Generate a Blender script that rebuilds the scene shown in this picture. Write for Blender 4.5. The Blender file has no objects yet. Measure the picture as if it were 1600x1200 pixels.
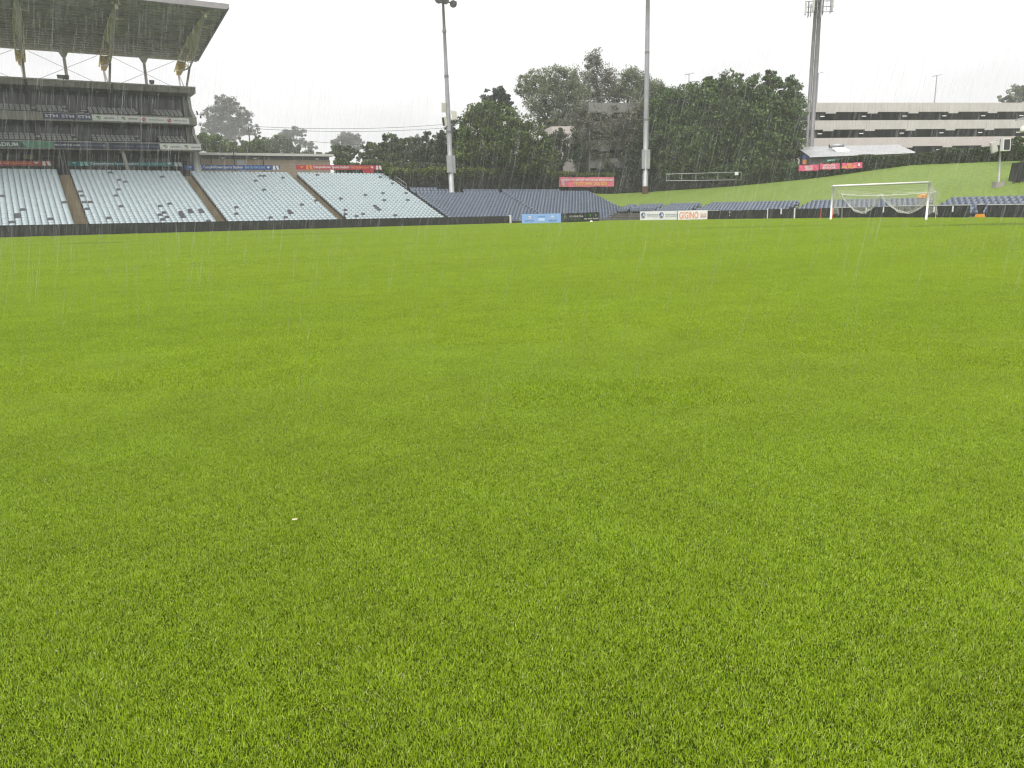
import bpy, math, random
import numpy as np
from mathutils import Vector, Matrix

random.seed(7)
RNG = np.random.default_rng(11)
SC = bpy.context.scene
COL = SC.collection
R = math.radians

# ------------------------------------------------------------------ camera
FPX, PITCH, ROLL, CAMH = 1195.7, 0.2292, 0.02495, 1.617      # focal length in pixels of the 1600 px wide photo
_F = Vector((0, math.cos(PITCH), -math.sin(PITCH)))
_R0 = Vector((1, 0, 0)); _U0 = Vector((0, math.sin(PITCH), math.cos(PITCH)))
_R = _R0 * math.cos(ROLL) - _U0 * math.sin(ROLL)
_U = _R0 * math.sin(ROLL) + _U0 * math.cos(ROLL)
cam_data = bpy.data.cameras.new('camera')
cam = bpy.data.objects.new('camera', cam_data); COL.objects.link(cam)
cam_data.sensor_width = 36.0
cam_data.lens = 36.0 * FPX / 1600.0
cam_data.clip_start = 0.05; cam_data.clip_end = 3000
cam.matrix_world = Matrix(((_R.x, _U.x, -_F.x, 0), (_R.y, _U.y, -_F.y, 0), (_R.z, _U.z, -_F.z, CAMH), (0, 0, 0, 1)))
SC.camera = cam

# ------------------------------------------------------------------ world, sun, exposure
SUN_EL, SUN_AZ = 62.0, 200.0        # high behind the overcast
w = bpy.data.worlds.new('World'); SC.world = w; w.use_nodes = True
nt = w.node_tree; nt.nodes.clear()
def wn(t, **k):
    n = nt.nodes.new(t)
    for a, b in k.items(): setattr(n, a, b)
    return n
w_out = wn('ShaderNodeOutputWorld'); w_bg = wn('ShaderNodeBackground')
w_sky = wn('ShaderNodeTexSky'); w_sky.sky_type = 'NISHITA'; w_sky.sun_disc = False
w_sky.sun_elevation = R(SUN_EL); w_sky.sun_rotation = R(SUN_AZ); w_sky.dust_density = 6.0; w_sky.air_density = 1.0
w_hs = wn('ShaderNodeHueSaturation'); w_hs.inputs['Saturation'].default_value = 0.12
w_tc = wn('ShaderNodeTexCoord'); w_map = wn('ShaderNodeMapping'); w_map.inputs['Scale'].default_value = (1.3, 1.3, 3.4)
w_no = wn('ShaderNodeTexNoise'); w_no.inputs['Scale'].default_value = 1.25; w_no.inputs['Detail'].default_value = 5.0; w_no.inputs['Roughness'].default_value = 0.52
w_cr = wn('ShaderNodeValToRGB')
w_cr.color_ramp.elements[0].position = 0.34; w_cr.color_ramp.elements[0].color = (3.05, 3.07, 3.10, 1)
w_cr.color_ramp.elements[1].position = 0.62; w_cr.color_ramp.elements[1].color = (4.8, 4.8, 4.8, 1)
w_mix = wn('ShaderNodeMix', data_type='RGBA'); w_mix.inputs[0].default_value = 0.9
L = nt.links.new
L(w_sky.outputs[0], w_hs.inputs['Color']); L(w_tc.outputs['Generated'], w_map.inputs[0]); L(w_map.outputs[0], w_no.inputs['Vector'])
L(w_no.outputs['Fac'], w_cr.inputs[0]); L(w_hs.outputs[0], w_mix.inputs[6]); L(w_cr.outputs[0], w_mix.inputs[7])
L(w_mix.outputs[2], w_bg.inputs[0]); w_bg.inputs[1].default_value = 0.1; L(w_bg.outputs[0], w_out.inputs[0])
sun = bpy.data.lights.new('sun', 'SUN'); sun.energy = 1.5; sun.angle = R(60); sun.color = (1.0, 0.97, 0.92)
sun_o = bpy.data.objects.new('sun', sun); COL.objects.link(sun_o)
_a = R(SUN_AZ)
sun_dir = Vector((math.sin(_a) * math.cos(R(SUN_EL)), math.cos(_a) * math.cos(R(SUN_EL)), math.sin(R(SUN_EL))))
sun_o.rotation_euler = sun_dir.to_track_quat('Z', 'Y').to_euler(); sun_o.location = (0, -20, 60)
SC.view_settings.view_transform = 'Standard'; SC.view_settings.look = 'None'
SC.view_settings.gamma = 1.0; SC.view_settings.use_curve_mapping = False
SC.view_settings.exposure = 1.32
cy = SC.cycles
cy.max_bounces = 6; cy.diffuse_bounces = 3; cy.glossy_bounces = 2; cy.transmission_bounces = 3; cy.transparent_max_bounces = 6
cy.volume_bounces = 1
cy.use_denoising = True; cy.pixel_filter_type = 'BLACKMAN_HARRIS'; cy.filter_width = 1.25
cy.caustics_reflective = False; cy.caustics_refractive = False

# ------------------------------------------------------------------ frames and photo geometry
A = 0.557                                    # direction of the far touchline
CA, SA = math.cos(A), math.sin(A)
ROT_A = A                                    # things facing the pitch along the touchline
ROT_B = A - math.pi / 2                      # things facing the pitch along the goal line
def W(s, t, z=0.0): return Vector((s * CA - t * SA, s * SA + t * CA, z))
def to_st(p): return (p[0] * CA + p[1] * SA, -p[0] * SA + p[1] * CA)
def ray(px, py): return _F * FPX + _R * (px - 800) + _U * (600 - py)
def at(px, py, Y):
    v = ray(px, py); k = Y / v.y
    return Vector((v.x * k, Y, CAMH + v.z * k))
def on_t(px, py, t):
    v = ray(px, py); k = t / (-v.x * SA + v.y * CA)
    return Vector((v.x * k, v.y * k, CAMH + v.z * k))
def on_s(px, py, s):
    v = ray(px, py); k = s / (v.x * CA + v.y * SA)
    return Vector((v.x * k, v.y * k, CAMH + v.z * k))
def proj(p):
    d = Vector(p) - Vector((0, 0, CAMH)); zz = d.dot(_F)
    return 800 + FPX * d.dot(_R) / zz, 600 - FPX * d.dot(_U) / zz
def clamp(x, a=0.0, b=1.0): return max(a, min(b, x))
def pitch_z(s, t):
    b = clamp((t - 40) / 39, 0, 1.15)
    return -0.0092 * clamp(s, 0, 66) * b - 0.016 * max(0, min(s, 64) - 52) * clamp(1 - (t - 40) / 30)

# ------------------------------------------------------------------ materials
MATS = {}
def mat(name, col, rough=0.6, var=0.0, scale=3.0, bump=0.0, bscale=20.0, metal=0.0, spec=0.5, emit=0.0, stain=None):
    if name in MATS: return MATS[name]
    m = bpy.data.materials.new(name); m.use_nodes = True
    t = m.node_tree; b = t.nodes['Principled BSDF']
    c = (col[0], col[1], col[2], 1)
    b.inputs['Base Color'].default_value = c; b.inputs['Roughness'].default_value = rough
    b.inputs['Metallic'].default_value = metal; b.inputs['Specular IOR Level'].default_value = spec
    if emit:
        b.inputs['Emission Color'].default_value = c; b.inputs['Emission Strength'].default_value = emit
    if var or bump or stain:
        tc = t.nodes.new('ShaderNodeTexCoord')
    if var:
        n = t.nodes.new('ShaderNodeTexNoise'); n.inputs['Scale'].default_value = scale; n.inputs['Detail'].default_value = 5
        r = t.nodes.new('ShaderNodeValToRGB')
        r.color_ramp.elements[0].position = 0.3; r.color_ramp.elements[1].position = 0.7
        r.color_ramp.elements[0].color = tuple(x * (1 - var) for x in col) + (1,)
        r.color_ramp.elements[1].color = tuple(min(1, x * (1 + var)) for x in col) + (1,)
        t.links.new(tc.outputs['Object'], n.inputs['Vector']); t.links.new(n.outputs['Fac'], r.inputs[0])
        last = r.outputs[0]
        if stain:                                            # vertical water stains
            mp = t.nodes.new('ShaderNodeMapping'); mp.inputs['Scale'].default_value = (2.2, 2.2, 0.16)
            n2 = t.nodes.new('ShaderNodeTexNoise'); n2.inputs['Scale'].default_value = 1.6; n2.inputs['Detail'].default_value = 6
            mx = t.nodes.new('ShaderNodeMix'); mx.data_type = 'RGBA'
            r2 = t.nodes.new('ShaderNodeMapRange'); r2.inputs[1].default_value = 0.46; r2.inputs[2].default_value = 0.72; r2.inputs[4].default_value = stain[3]
            t.links.new(tc.outputs['Object'], mp.inputs[0]); t.links.new(mp.outputs[0], n2.inputs['Vector'])
            t.links.new(n2.outputs['Fac'], r2.inputs[0]); t.links.new(r2.outputs[0], mx.inputs[0])
            t.links.new(last, mx.inputs[6]); mx.inputs[7].default_value = (stain[0], stain[1], stain[2], 1)
            last = mx.outputs[2]
        t.links.new(last, b.inputs['Base Color'])
    if bump:
        n3 = t.nodes.new('ShaderNodeTexNoise'); n3.inputs['Scale'].default_value = bscale; n3.inputs['Detail'].default_value = 4
        bp = t.nodes.new('ShaderNodeBump'); bp.inputs['Strength'].default_value = bump; bp.inputs['Distance'].default_value = 0.02
        t.links.new(tc.outputs['Object'], n3.inputs['Vector']); t.links.new(n3.outputs['Fac'], bp.inputs['Height']); t.links.new(bp.outputs[0], b.inputs['Normal'])
    MATS[name] = m
    return m

def leaf_mat(name, cols, trans=0.3, rough=0.5):
    """Leaves: every leaf its own tone, light passing through."""
    m = bpy.data.materials.new(name); m.use_nodes = True
    t = m.node_tree; t.nodes.clear()
    o = t.nodes.new('ShaderNodeOutputMaterial'); g = t.nodes.new('ShaderNodeNewGeometry')
    cr = t.nodes.new('ShaderNodeValToRGB')
    while len(cr.color_ramp.elements) < len(cols): cr.color_ramp.elements.new(0.5)
    for i, c in enumerate(cols):
        cr.color_ramp.elements[i].position = i / (len(cols) - 1); cr.color_ramp.elements[i].color = (*c, 1)
    no = t.nodes.new('ShaderNodeTexNoise'); no.inputs['Scale'].default_value = 0.35; no.inputs['Detail'].default_value = 3
    t.links.new(g.outputs['Position'], no.inputs['Vector'])
    hs = t.nodes.new('ShaderNodeHueSaturation')
    mr = t.nodes.new('ShaderNodeMapRange'); mr.inputs[1].default_value = 0.3; mr.inputs[2].default_value = 0.7
    mr.inputs[3].default_value = 0.72; mr.inputs[4].default_value = 1.3
    t.links.new(no.outputs['Fac'], mr.inputs[0]); t.links.new(mr.outputs[0], hs.inputs['Value'])
    t.links.new(g.outputs['Random Per Island'], cr.inputs[0]); t.links.new(cr.outputs[0], hs.inputs['Color'])
    b = t.nodes.new('ShaderNodeBsdfPrincipled'); b.inputs['Roughness'].default_value = rough; b.inputs['Specular IOR Level'].default_value = 0.3
    tr = t.nodes.new('ShaderNodeBsdfTranslucent'); mx = t.nodes.new('ShaderNodeMixShader'); mx.inputs[0].default_value = trans
    t.links.new(hs.outputs[0], b.inputs['Base Color']); t.links.new(hs.outputs[0], tr.inputs[0])
    t.links.new(b.outputs[0], mx.inputs[1]); t.links.new(tr.outputs[0], mx.inputs[2]); t.links.new(mx.outputs[0], o.inputs[0])
    MATS[name] = m
    return m

M_PALE = mat('pale_plastic', (0.335, 0.40, 0.425), 0.35, 0.06, 1.5)
M_PALE2 = mat('pale_plastic_pan', (0.36, 0.42, 0.445), 0.3, 0.06, 1.5)
M_BLUE = mat('slate_plastic', (0.09, 0.112, 0.156), 0.32, 0.15, 1.2)
M_BLUE2 = mat('slate_plastic_pan', (0.104, 0.128, 0.174), 0.3, 0.15, 1.2)
M_GREYSEAT = mat('grey_plastic', (0.33, 0.335, 0.325), 0.5, 0.1, 1.5)
M_DARKSEAT = mat('dark_grey_plastic', (0.13, 0.13, 0.15), 0.5, 0.2, 2)
M_BRACKET = mat('black_steel', (0.03, 0.03, 0.032), 0.5)
M_TERRACE = mat('terrace_concrete', (0.10, 0.095, 0.085), 0.55, 0.25, 1.2, 0.2, 12)
M_STEP = mat('wet_brown_concrete', (0.155, 0.118, 0.072), 0.4, 0.3, 1.5, 0.25, 14)
M_STEPEDGE = mat('step_nosing', (0.24, 0.20, 0.13), 0.5, 0.2, 2)
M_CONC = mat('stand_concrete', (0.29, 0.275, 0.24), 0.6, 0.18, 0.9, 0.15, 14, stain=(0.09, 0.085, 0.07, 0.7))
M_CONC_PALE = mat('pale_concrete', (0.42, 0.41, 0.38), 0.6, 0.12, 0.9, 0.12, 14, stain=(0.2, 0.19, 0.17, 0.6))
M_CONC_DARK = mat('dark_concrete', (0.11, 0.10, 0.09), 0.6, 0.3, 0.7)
M_GLASS = mat('tinted_glass', (0.075, 0.072, 0.076), 0.12, 0.3, 0.5, spec=0.35)
M_FRAME = mat('dark_frame', (0.028, 0.026, 0.028), 0.5)
M_WALLBLACK = mat('black_board', (0.026, 0.026, 0.025), 0.5, 0.35, 1.2, 0.08, 6, spec=0.35)
M_WHITE = mat('white_paint', (0.78, 0.78, 0.76), 0.4, 0.04, 2)
M_OFFWHITE = mat('off_white_paint', (0.55, 0.54, 0.50), 0.5, 0.1, 2)
M_STEEL = mat('galvanised_steel', (0.34, 0.35, 0.36), 0.45, 0.12, 1.2, metal=0.3)
M_STEEL_DK = mat('weathered_steel', (0.19, 0.185, 0.19), 0.5, 0.15, 1.0, metal=0.2)
M_PINKSTEEL = mat('pale_painted_steel', (0.74, 0.69, 0.70), 0.5, 0.08, 1.0)
M_YELLOW = mat('yellowed_steel', (0.86, 0.80, 0.52), 0.5, 0.2, 1.0)
M_YELLOWNET = mat('yellow_mesh_panel', (0.84, 0.78, 0.50), 0.6, 0.3, 1.2)
M_YELLOWBR = mat('bright_yellow_gusset', (0.56, 0.42, 0.13), 0.5, 0.15, 2)
M_ROOFUNDER = mat('dark_roof_sheet', (0.50, 0.47, 0.455), 0.6, 0.25, 0.8)
M_ROOFEDGE = mat('roof_fascia', (0.36, 0.34, 0.35), 0.5, 0.08, 1.0)
M_ZINC = mat('zinc_sheet', (0.45, 0.455, 0.46), 0.35, 0.12, 0.8, metal=0.35)
M_BEIGE = mat('beige_render', (0.585, 0.55, 0.51), 0.7, 0.08, 0.4, 0.05, 8, stain=(0.36, 0.33, 0.30, 0.5))
M_PINKWALL = mat('pale_pink_render', (0.58, 0.52, 0.49), 0.7, 0.06, 0.4)
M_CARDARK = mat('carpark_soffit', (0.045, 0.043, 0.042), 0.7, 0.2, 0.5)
M_GREYCOL = mat('grey_column', (0.20, 0.195, 0.19), 0.7, 0.1, 1.0)
M_LAMP = mat('lit_tube', (1.0, 0.97, 0.88), 0.4, emit=0.35)
M_NAVY = mat('navy_board', (0.022, 0.027, 0.075), 0.5, 0.1, 2)
M_STMBLUE = mat('stm_blue', (0.03, 0.055, 0.15), 0.5, 0.08, 2)
M_GREENBAN = mat('dark_green_board', (0.02, 0.085, 0.075), 0.5, 0.1, 2)
M_GREENLT = mat('light_green_board', (0.11, 0.28, 0.19), 0.5, 0.1, 2)
M_TEAL = mat('teal_board', (0.025, 0.16, 0.18), 0.5, 0.08, 2)
M_TEAL_LT = mat('teal_print', (0.25, 0.55, 0.47), 0.5)
M_BLUEBAN = mat('blue_board', (0.035, 0.085, 0.27), 0.5, 0.08, 2)
M_BLUE_LT = mat('light_blue_print', (0.28, 0.48, 0.72), 0.5)
M_RED = mat('red_board', (0.45, 0.035, 0.055), 0.5, 0.08, 2)
M_ORANGE_LT = mat('orange_print', (0.75, 0.28, 0.08), 0.5)
M_REDDK = mat('orange_red_board', (0.38, 0.055, 0.045), 0.5, 0.1, 2)
M_PINK = mat('pink_vinyl', (0.66, 0.10, 0.20), 0.55, 0.08, 1.2, 0.1, 3)
M_PINK_FADE = mat('faded_pink_vinyl', (0.66, 0.16, 0.22), 0.55, 0.14, 0.9, 0.3, 2)
M_YELTXT = mat('yellow_print', (0.80, 0.52, 0.10), 0.5)
M_PALETXT = mat('white_print', (0.72, 0.72, 0.70), 0.5)
M_GREYTXT = mat('grey_print', (0.22, 0.23, 0.25), 0.5)
M_BLACKTXT = mat('black_print', (0.03, 0.03, 0.03), 0.5)
M_LOGOGREEN = mat('green_print', (0.10, 0.30, 0.06), 0.5)
M_LOGORED = mat('red_print', (0.42, 0.05, 0.06), 0.5)
M_SKYBLUE = mat('sky_blue_board', (0.24, 0.41, 0.72), 0.45, 0.05, 2)
M_BLUETXT = mat('navy_print', (0.06, 0.10, 0.30), 0.5)
M_BLUETXT2 = mat('pale_blue_print', (0.50, 0.66, 0.90), 0.5)
M_ORANGETXT = mat('orange_lettering', (0.78, 0.27, 0.09), 0.5)
M_ORANGE = mat('orange_plastic', (0.80, 0.33, 0.04), 0.45, 0.08, 3)
M_ORANGERED = mat('orange_red_padding', (0.72, 0.13, 0.05), 0.5, 0.08, 3)
M_BRICK = mat('tan_block', (0.36, 0.29, 0.215), 0.7, 0.1, 1.0)
M_BROWN = mat('rusty_brown', (0.10, 0.06, 0.04), 0.8, 0.3, 4)
M_NET = mat('white_net_cord', (0.76, 0.755, 0.70), 0.7)
M_SOIL = mat('thatch_soil', (0.02, 0.034, 0.005), 1.0, 0.3, 8, spec=0.0)
M_BARK = mat('grey_brown_bark', (0.075, 0.062, 0.05), 0.85, 0.3, 2, 0.4, 8)
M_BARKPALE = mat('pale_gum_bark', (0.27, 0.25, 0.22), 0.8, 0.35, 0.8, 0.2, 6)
M_CREEPWALL = mat('dark_screened_wall', (0.024, 0.022, 0.021), 0.85, 0.5, 1.6, 0.7, 5)

def grass_mat(name, cols, blade=True):
    m = bpy.data.materials.new(name); m.use_nodes = True
    t = m.node_tree; t.nodes.clear(); N = t.nodes.new; K = t.links.new
    o = N('ShaderNodeOutputMaterial'); g = N('ShaderNodeNewGeometry')
    cr = N('ShaderNodeValToRGB')
    while len(cr.color_ramp.elements) < len(cols): cr.color_ramp.elements.new(0.5)
    for i, (p, c) in enumerate(cols):
        cr.color_ramp.elements[i].position = p; cr.color_ramp.elements[i].color = (*c, 1)
    if blade: K(g.outputs['Random Per Island'], cr.inputs[0])
    else:
        nn = N('ShaderNodeTexNoise'); nn.inputs['Scale'].default_value = 2.5; nn.inputs['Detail'].default_value = 8; nn.inputs['Roughness'].default_value = 0.75
        K(g.outputs['Position'], nn.inputs['Vector']); K(nn.outputs['Fac'], cr.inputs[0])
    hs = N('ShaderNodeHueSaturation'); K(cr.outputs[0], hs.inputs['Color'])
    # broad patches: drier, lusher and worn turf
    def noise(sc, det, lo, hi, a, b):
        n = N('ShaderNodeTexNoise'); n.inputs['Scale'].default_value = sc; n.inputs['Detail'].default_value = det
        K(g.outputs['Position'], n.inputs['Vector'])
        r = N('ShaderNodeMapRange'); r.inputs[1].default_value = lo; r.inputs[2].default_value = hi; r.inputs[3].default_value = a; r.inputs[4].default_value = b
        K(n.outputs['Fac'], r.inputs[0]); return r.outputs[0]
    v1 = noise(0.13, 2, 0.3, 0.7, 0.975, 1.025); v2 = noise(1.6, 4, 0.3, 0.7, 0.92, 1.08)
    mul = N('ShaderNodeMath'); mul.operation = 'MULTIPLY'; K(v1, mul.inputs[0]); K(v2, mul.inputs[1])
    # faint mowing bands parallel to the touchline
    dp = N('ShaderNodeVectorMath'); dp.operation = 'DOT_PRODUCT'; dp.inputs[1].default_value = (-SA * .9, CA * .9, 0); K(g.outputs['Position'], dp.inputs[0])
    sn = N('ShaderNodeMath'); sn.operation = 'SINE'; K(dp.outputs['Value'], sn.inputs[0])
    sm = N('ShaderNodeMapRange'); sm.inputs[1].default_value = -.35; sm.inputs[2].default_value = .35; sm.inputs[3].default_value = .98; sm.inputs[4].default_value = 1.02; K(sn.outputs[0], sm.inputs[0])
    mul2 = N('ShaderNodeMath'); mul2.operation = 'MULTIPLY'; K(mul.outputs[0], mul2.inputs[0]); K(sm.outputs[0], mul2.inputs[1])
    K(mul2.outputs[0], hs.inputs['Value'])
    K(noise(0.22, 3, 0.3, 0.7, 0.497, 0.503), hs.inputs['Hue'])
    last = hs.outputs[0]
    if blade:                                                # worn, muddy patches round the goal mouth and the far touchline
        for (cx, cy_, rx, ry, amt) in ((27.5, 41.5, 8, 2.0, 0.42), (16, 46.5, 6, 1.6, 0.25), (-25.5, 47.5, 3.2, 1.3, 0.3), (-15.5, 57, 6.5, 1.5, 0.3), (33, 44, 5, 1.5, .3)):
            sub = N('ShaderNodeVectorMath'); sub.operation = 'SUBTRACT'; sub.inputs[1].default_value = (cx, cy_, 0); K(g.outputs['Position'], sub.inputs[0])
            dv = N('ShaderNodeVectorMath'); dv.operation = 'MULTIPLY'; dv.inputs[1].default_value = (1 / rx, 1 / ry, 0); K(sub.outputs[0], dv.inputs[0])
            ln = N('ShaderNodeVectorMath'); ln.operation = 'LENGTH'; K(dv.outputs[0], ln.inputs[0])
            nz = noise(0.9, 5, 0.25, 0.75, -0.75, 0.75)
            ad = N('ShaderNodeMath'); ad.operation = 'ADD'; K(ln.outputs['Value'], ad.inputs[0]); K(nz, ad.inputs[1])
            mr = N('ShaderNodeMapRange'); mr.inputs[1].default_value = 1.0; mr.inputs[2].default_value = 0.45; mr.inputs[3].default_value = 0; mr.inputs[4].default_value = amt
            K(ad.outputs[0], mr.inputs[0])
            mx = N('ShaderNodeMix'); mx.data_type = 'RGBA'; K(mr.outputs[0], mx.inputs[0]); K(last, mx.inputs[6]); mx.inputs[7].default_value = (0.075, 0.10, 0.022, 1)
            last = mx.outputs[2]
    b = N('ShaderNodeBsdfPrincipled'); b.inputs['Roughness'].default_value = 0.36; b.inputs['Specular IOR Level'].default_value = 0.5
    K(last, b.inputs['Base Color'])
    if blade:
        tr = N('ShaderNodeBsdfTranslucent'); mx = N('ShaderNodeMixShader'); mx.inputs[0].default_value = 0.36
        K(last, tr.inputs[0]); K(b.outputs[0], mx.inputs[1]); K(tr.outputs[0], mx.inputs[2]); K(mx.outputs[0], o.inputs[0])
    else:
        b.inputs['Roughness'].default_value = 0.7
        K(b.outputs[0], o.inputs[0])
    MATS[name] = m
    return m
GRASS_COLS = [(0.0, (0.082, 0.155, 0.003)), (0.4, (0.278, 0.418, 0.005)), (0.8, (0.42, 0.565, 0.014)), (0.97, (0.50, 0.63, 0.06)), (1.0, (0.80, 0.76, 0.50))]
M_GRASS = grass_mat('turf_blades', GRASS_COLS)

# ------------------------------------------------------------------ mesh helpers
def tag(o, label=None, cat=None, group=None, kind=None):
    if label: o['label'] = label
    if cat: o['category'] = cat
    if group: o['group'] = group
    if kind: o['kind'] = kind
    return o
def link(name, me, parent=None, loc=(0, 0, 0), rot=0.0):
    o = bpy.data.objects.new(name, me); COL.objects.link(o)
    o.location = loc; o.rotation_euler = (0, 0, rot)
    if parent is not None: o.parent = parent
    return o
def thing(name, label, cat, loc=(0, 0, 0), rot=0.0, group=None):
    return tag(link(name, None, None, loc, rot), label, cat, group)

class MB:
    def __init__(s): s.v = []; s.f = []; s.m = []
    def add(s, vs, fs, mi=0):
        n = len(s.v); s.v += [tuple(p) for p in vs]
        s.f += [tuple(i + n for i in f) for f in fs]; s.m += [mi] * len(fs); return s
    def hexa(s, p, mi=0):   # bottom 4 ccw, top 4 ccw
        return s.add(p, [(3, 2, 1, 0), (4, 5, 6, 7), (0, 1, 5, 4), (1, 2, 6, 5), (2, 3, 7, 6), (3, 0, 4, 7)], mi)
    def box(s, x0, x1, y0, y1, z0, z1, mi=0):
        return s.hexa([(x0, y0, z0), (x1, y0, z0), (x1, y1, z0), (x0, y1, z0), (x0, y0, z1), (x1, y0, z1), (x1, y1, z1), (x0, y1, z1)], mi)
    def extr(s, poly, axis, a0, a1, mi=0):
        """poly of 2-D points extruded along axis x, y or z"""
        def P(u, v, a): return {'x': (a, u, v), 'y': (u, a, v), 'z': (u, v, a)}[axis]
        n = len(poly); vs = [P(u, v, a0) for u, v in poly] + [P(u, v, a1) for u, v in poly]
        fs = [tuple(range(n))[::-1], tuple(range(n, 2 * n))] + [(i, (i + 1) % n, n + (i + 1) % n, n + i) for i in range(n)]
        return s.add(vs, fs, mi)
    def tube(s, pts, r, n=6, mi=0, cap=True):
        pts = [Vector(p) for p in pts]; rs = r if isinstance(r, (list, tuple)) else [r] * len(pts)
        rings = []
        for i, p in enumerate(pts):
            d = (pts[min(i + 1, len(pts) - 1)] - pts[max(i - 1, 0)]).normalized()
            up = Vector((0, 0, 1)) if abs(d.z) < 0.9 else Vector((1, 0, 0))
            a = d.cross(up).normalized(); b = d.cross(a).normalized()
            rings.append([p + (a * math.cos(2 * math.pi * k / n) + b * math.sin(2 * math.pi * k / n)) * rs[i] for k in range(n)])
        vs = [q for g in rings for q in g]; fs = []
        for i in range(len(pts) - 1):
            for k in range(n): fs.append((i * n + k, i * n + (k + 1) % n, (i + 1) * n + (k + 1) % n, (i + 1) * n + k))
        if cap: fs += [tuple(range(n)), tuple(range((len(pts) - 1) * n, len(pts) * n))[::-1]]
        return s.add(vs, fs, mi)
    def quad(s, a, b, c, d, mi=0): return s.add([a, b, c, d], [(0, 1, 2, 3)], mi)
    def mesh(s, name, mats, smooth=False):
        me = bpy.data.meshes.new(name); me.from_pydata(s.v, [], s.f); me.update()
        for m in (mats if isinstance(mats, (list, tuple)) else [mats]): me.materials.append(m)
        me.polygons.foreach_set('material_index', s.m)
        if smooth: me.polygons.foreach_set('use_smooth', [True] * len(s.f))
        return me
    def build(s, name, mats, parent=None, loc=(0, 0, 0), rot=0.0, smooth=False):
        return link(name, s.mesh(name, mats, smooth), parent, loc, rot)

def np_mesh(name, verts, quads, mats, mi=None, n=4):
    """verts (N,3), quads (M,n) -> mesh, quick"""
    me = bpy.data.meshes.new(name); verts = np.asarray(verts, np.float32); quads = np.asarray(quads, np.int32)
    me.vertices.add(len(verts)); me.vertices.foreach_set('co', verts.ravel())
    me.loops.add(quads.size); me.loops.foreach_set('vertex_index', quads.ravel())
    me.polygons.add(len(quads)); me.polygons.foreach_set('loop_start', np.arange(0, quads.size, n, dtype=np.int32))
    for m in (mats if isinstance(mats, (list, tuple)) else [mats]): me.materials.append(m)
    if mi is not None: me.polygons.foreach_set('material_index', np.asarray(mi, np.int32))
    me.update(calc_edges=True); me.validate()
    return me

def instance_mesh(name, src, mats_list, mats):
    """one mesh holding a copy of mesh src for each 4x4 matrix"""
    nv = len(src.vertices); co = np.empty(nv * 3, np.float32); src.vertices.foreach_get('co', co); co = co.reshape(-1, 3)
    ls = np.array([p.loop_start for p in src.polygons]); lt = np.array([p.loop_total for p in src.polygons])
    lv = np.empty(len(src.loops), np.int32); src.loops.foreach_get('vertex_index', lv)
    mi = np.array([p.material_index for p in src.polygons])
    K = len(mats_list); MM = np.array([np.array(m) for m in mats_list])
    allv = np.einsum('kij,nj->kni', MM[:, :3, :3], co) + MM[:, None, :3, 3]
    me = bpy.data.meshes.new(name); me.vertices.add(K * nv); me.vertices.foreach_set('co', allv.astype(np.float32).ravel())
    me.loops.add(K * len(lv)); me.loops.foreach_set('vertex_index', (lv[None, :] + (np.arange(K) * nv)[:, None]).astype(np.int32).ravel())
    me.polygons.add(K * len(ls)); me.polygons.foreach_set('loop_start', (ls[None, :] + (np.arange(K) * len(lv))[:, None]).astype(np.int32).ravel())
    for m in mats: me.materials.append(m)
    me.polygons.foreach_set('material_index', np.tile(mi, K).astype(np.int32))
    me.update(calc_edges=True); me.validate()
    return me

# lettering: all text is turned into meshes once, then stretched to its place
TXT = {}
def prepare_texts(bodies):
    tmp = []
    for b in bodies:
        cu = bpy.data.curves.new('lettering', 'FONT'); cu.body = b; cu.size = 1.0; cu.offset = 0.018; cu.resolution_u = 3
        cu.align_x = 'LEFT'
        o = bpy.data.objects.new('lettering', cu); COL.objects.link(o); tmp.append((b, o))
    dg = bpy.context.evaluated_depsgraph_get(); dg.update()
    for b, o in tmp:
        me = bpy.data.meshes.new_from_object(o.evaluated_get(dg))
        co = np.empty(len(me.vertices) * 3, np.float32); me.vertices.foreach_get('co', co)
        TXT[b] = (co.reshape(-1, 3)[:, :2].copy(), [tuple(p.vertices) for p in me.polygons])
        bpy.data.meshes.remove(me)
    for b, o in tmp:
        cu = o.data; bpy.data.objects.remove(o); bpy.data.curves.remove(cu)
def lettering(body, x0, x1, z0, z1, m, parent, y=-0.03, name='lettering'):
    co, fs = TXT[body]; lo = co.min(0); hi = co.max(0); k = (co - lo) / (hi - lo)
    vs = [(x0 + a * (x1 - x0), y, z0 + b * (z1 - z0)) for a, b in k]
    me = bpy.data.meshes.new(name); me.from_pydata(vs, [], fs); me.update(); me.materials.append(m)
    return link(name, me, parent)
TEXTS = ['STM', 'pennytel', 'MARSDEN LEGAL', 'CAMPBELLTOWN SPORTS STADIUM', 'RECLAIM THE GAME', 'WESTERN SYDNEY UNI LEAGUES', 'Community Rugby League',
         'Campbelltown Sports Stadium', 'Get Up Get Loud', 'NEED TO REPORT SPECTATOR BEHAVIOUR?', 'TEXT 0491 255 023', 'NEED TO', 'REPORT', 'SPECTATOR',
         'BEHAVIOUR?', 'TEXT', '0491 255 023', 'GIGINO', 'KENNARDS', 'HIRE CORPORATE', "IT'S YOUR CALL", 'pennytel.com.au', 'NBN', 'Mobile', 'Business',
         'Camden Council', 'PROUD PARTNER', 'PIZZA BAR', 'ORDER NOW']
prepare_texts(TEXTS)
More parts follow.
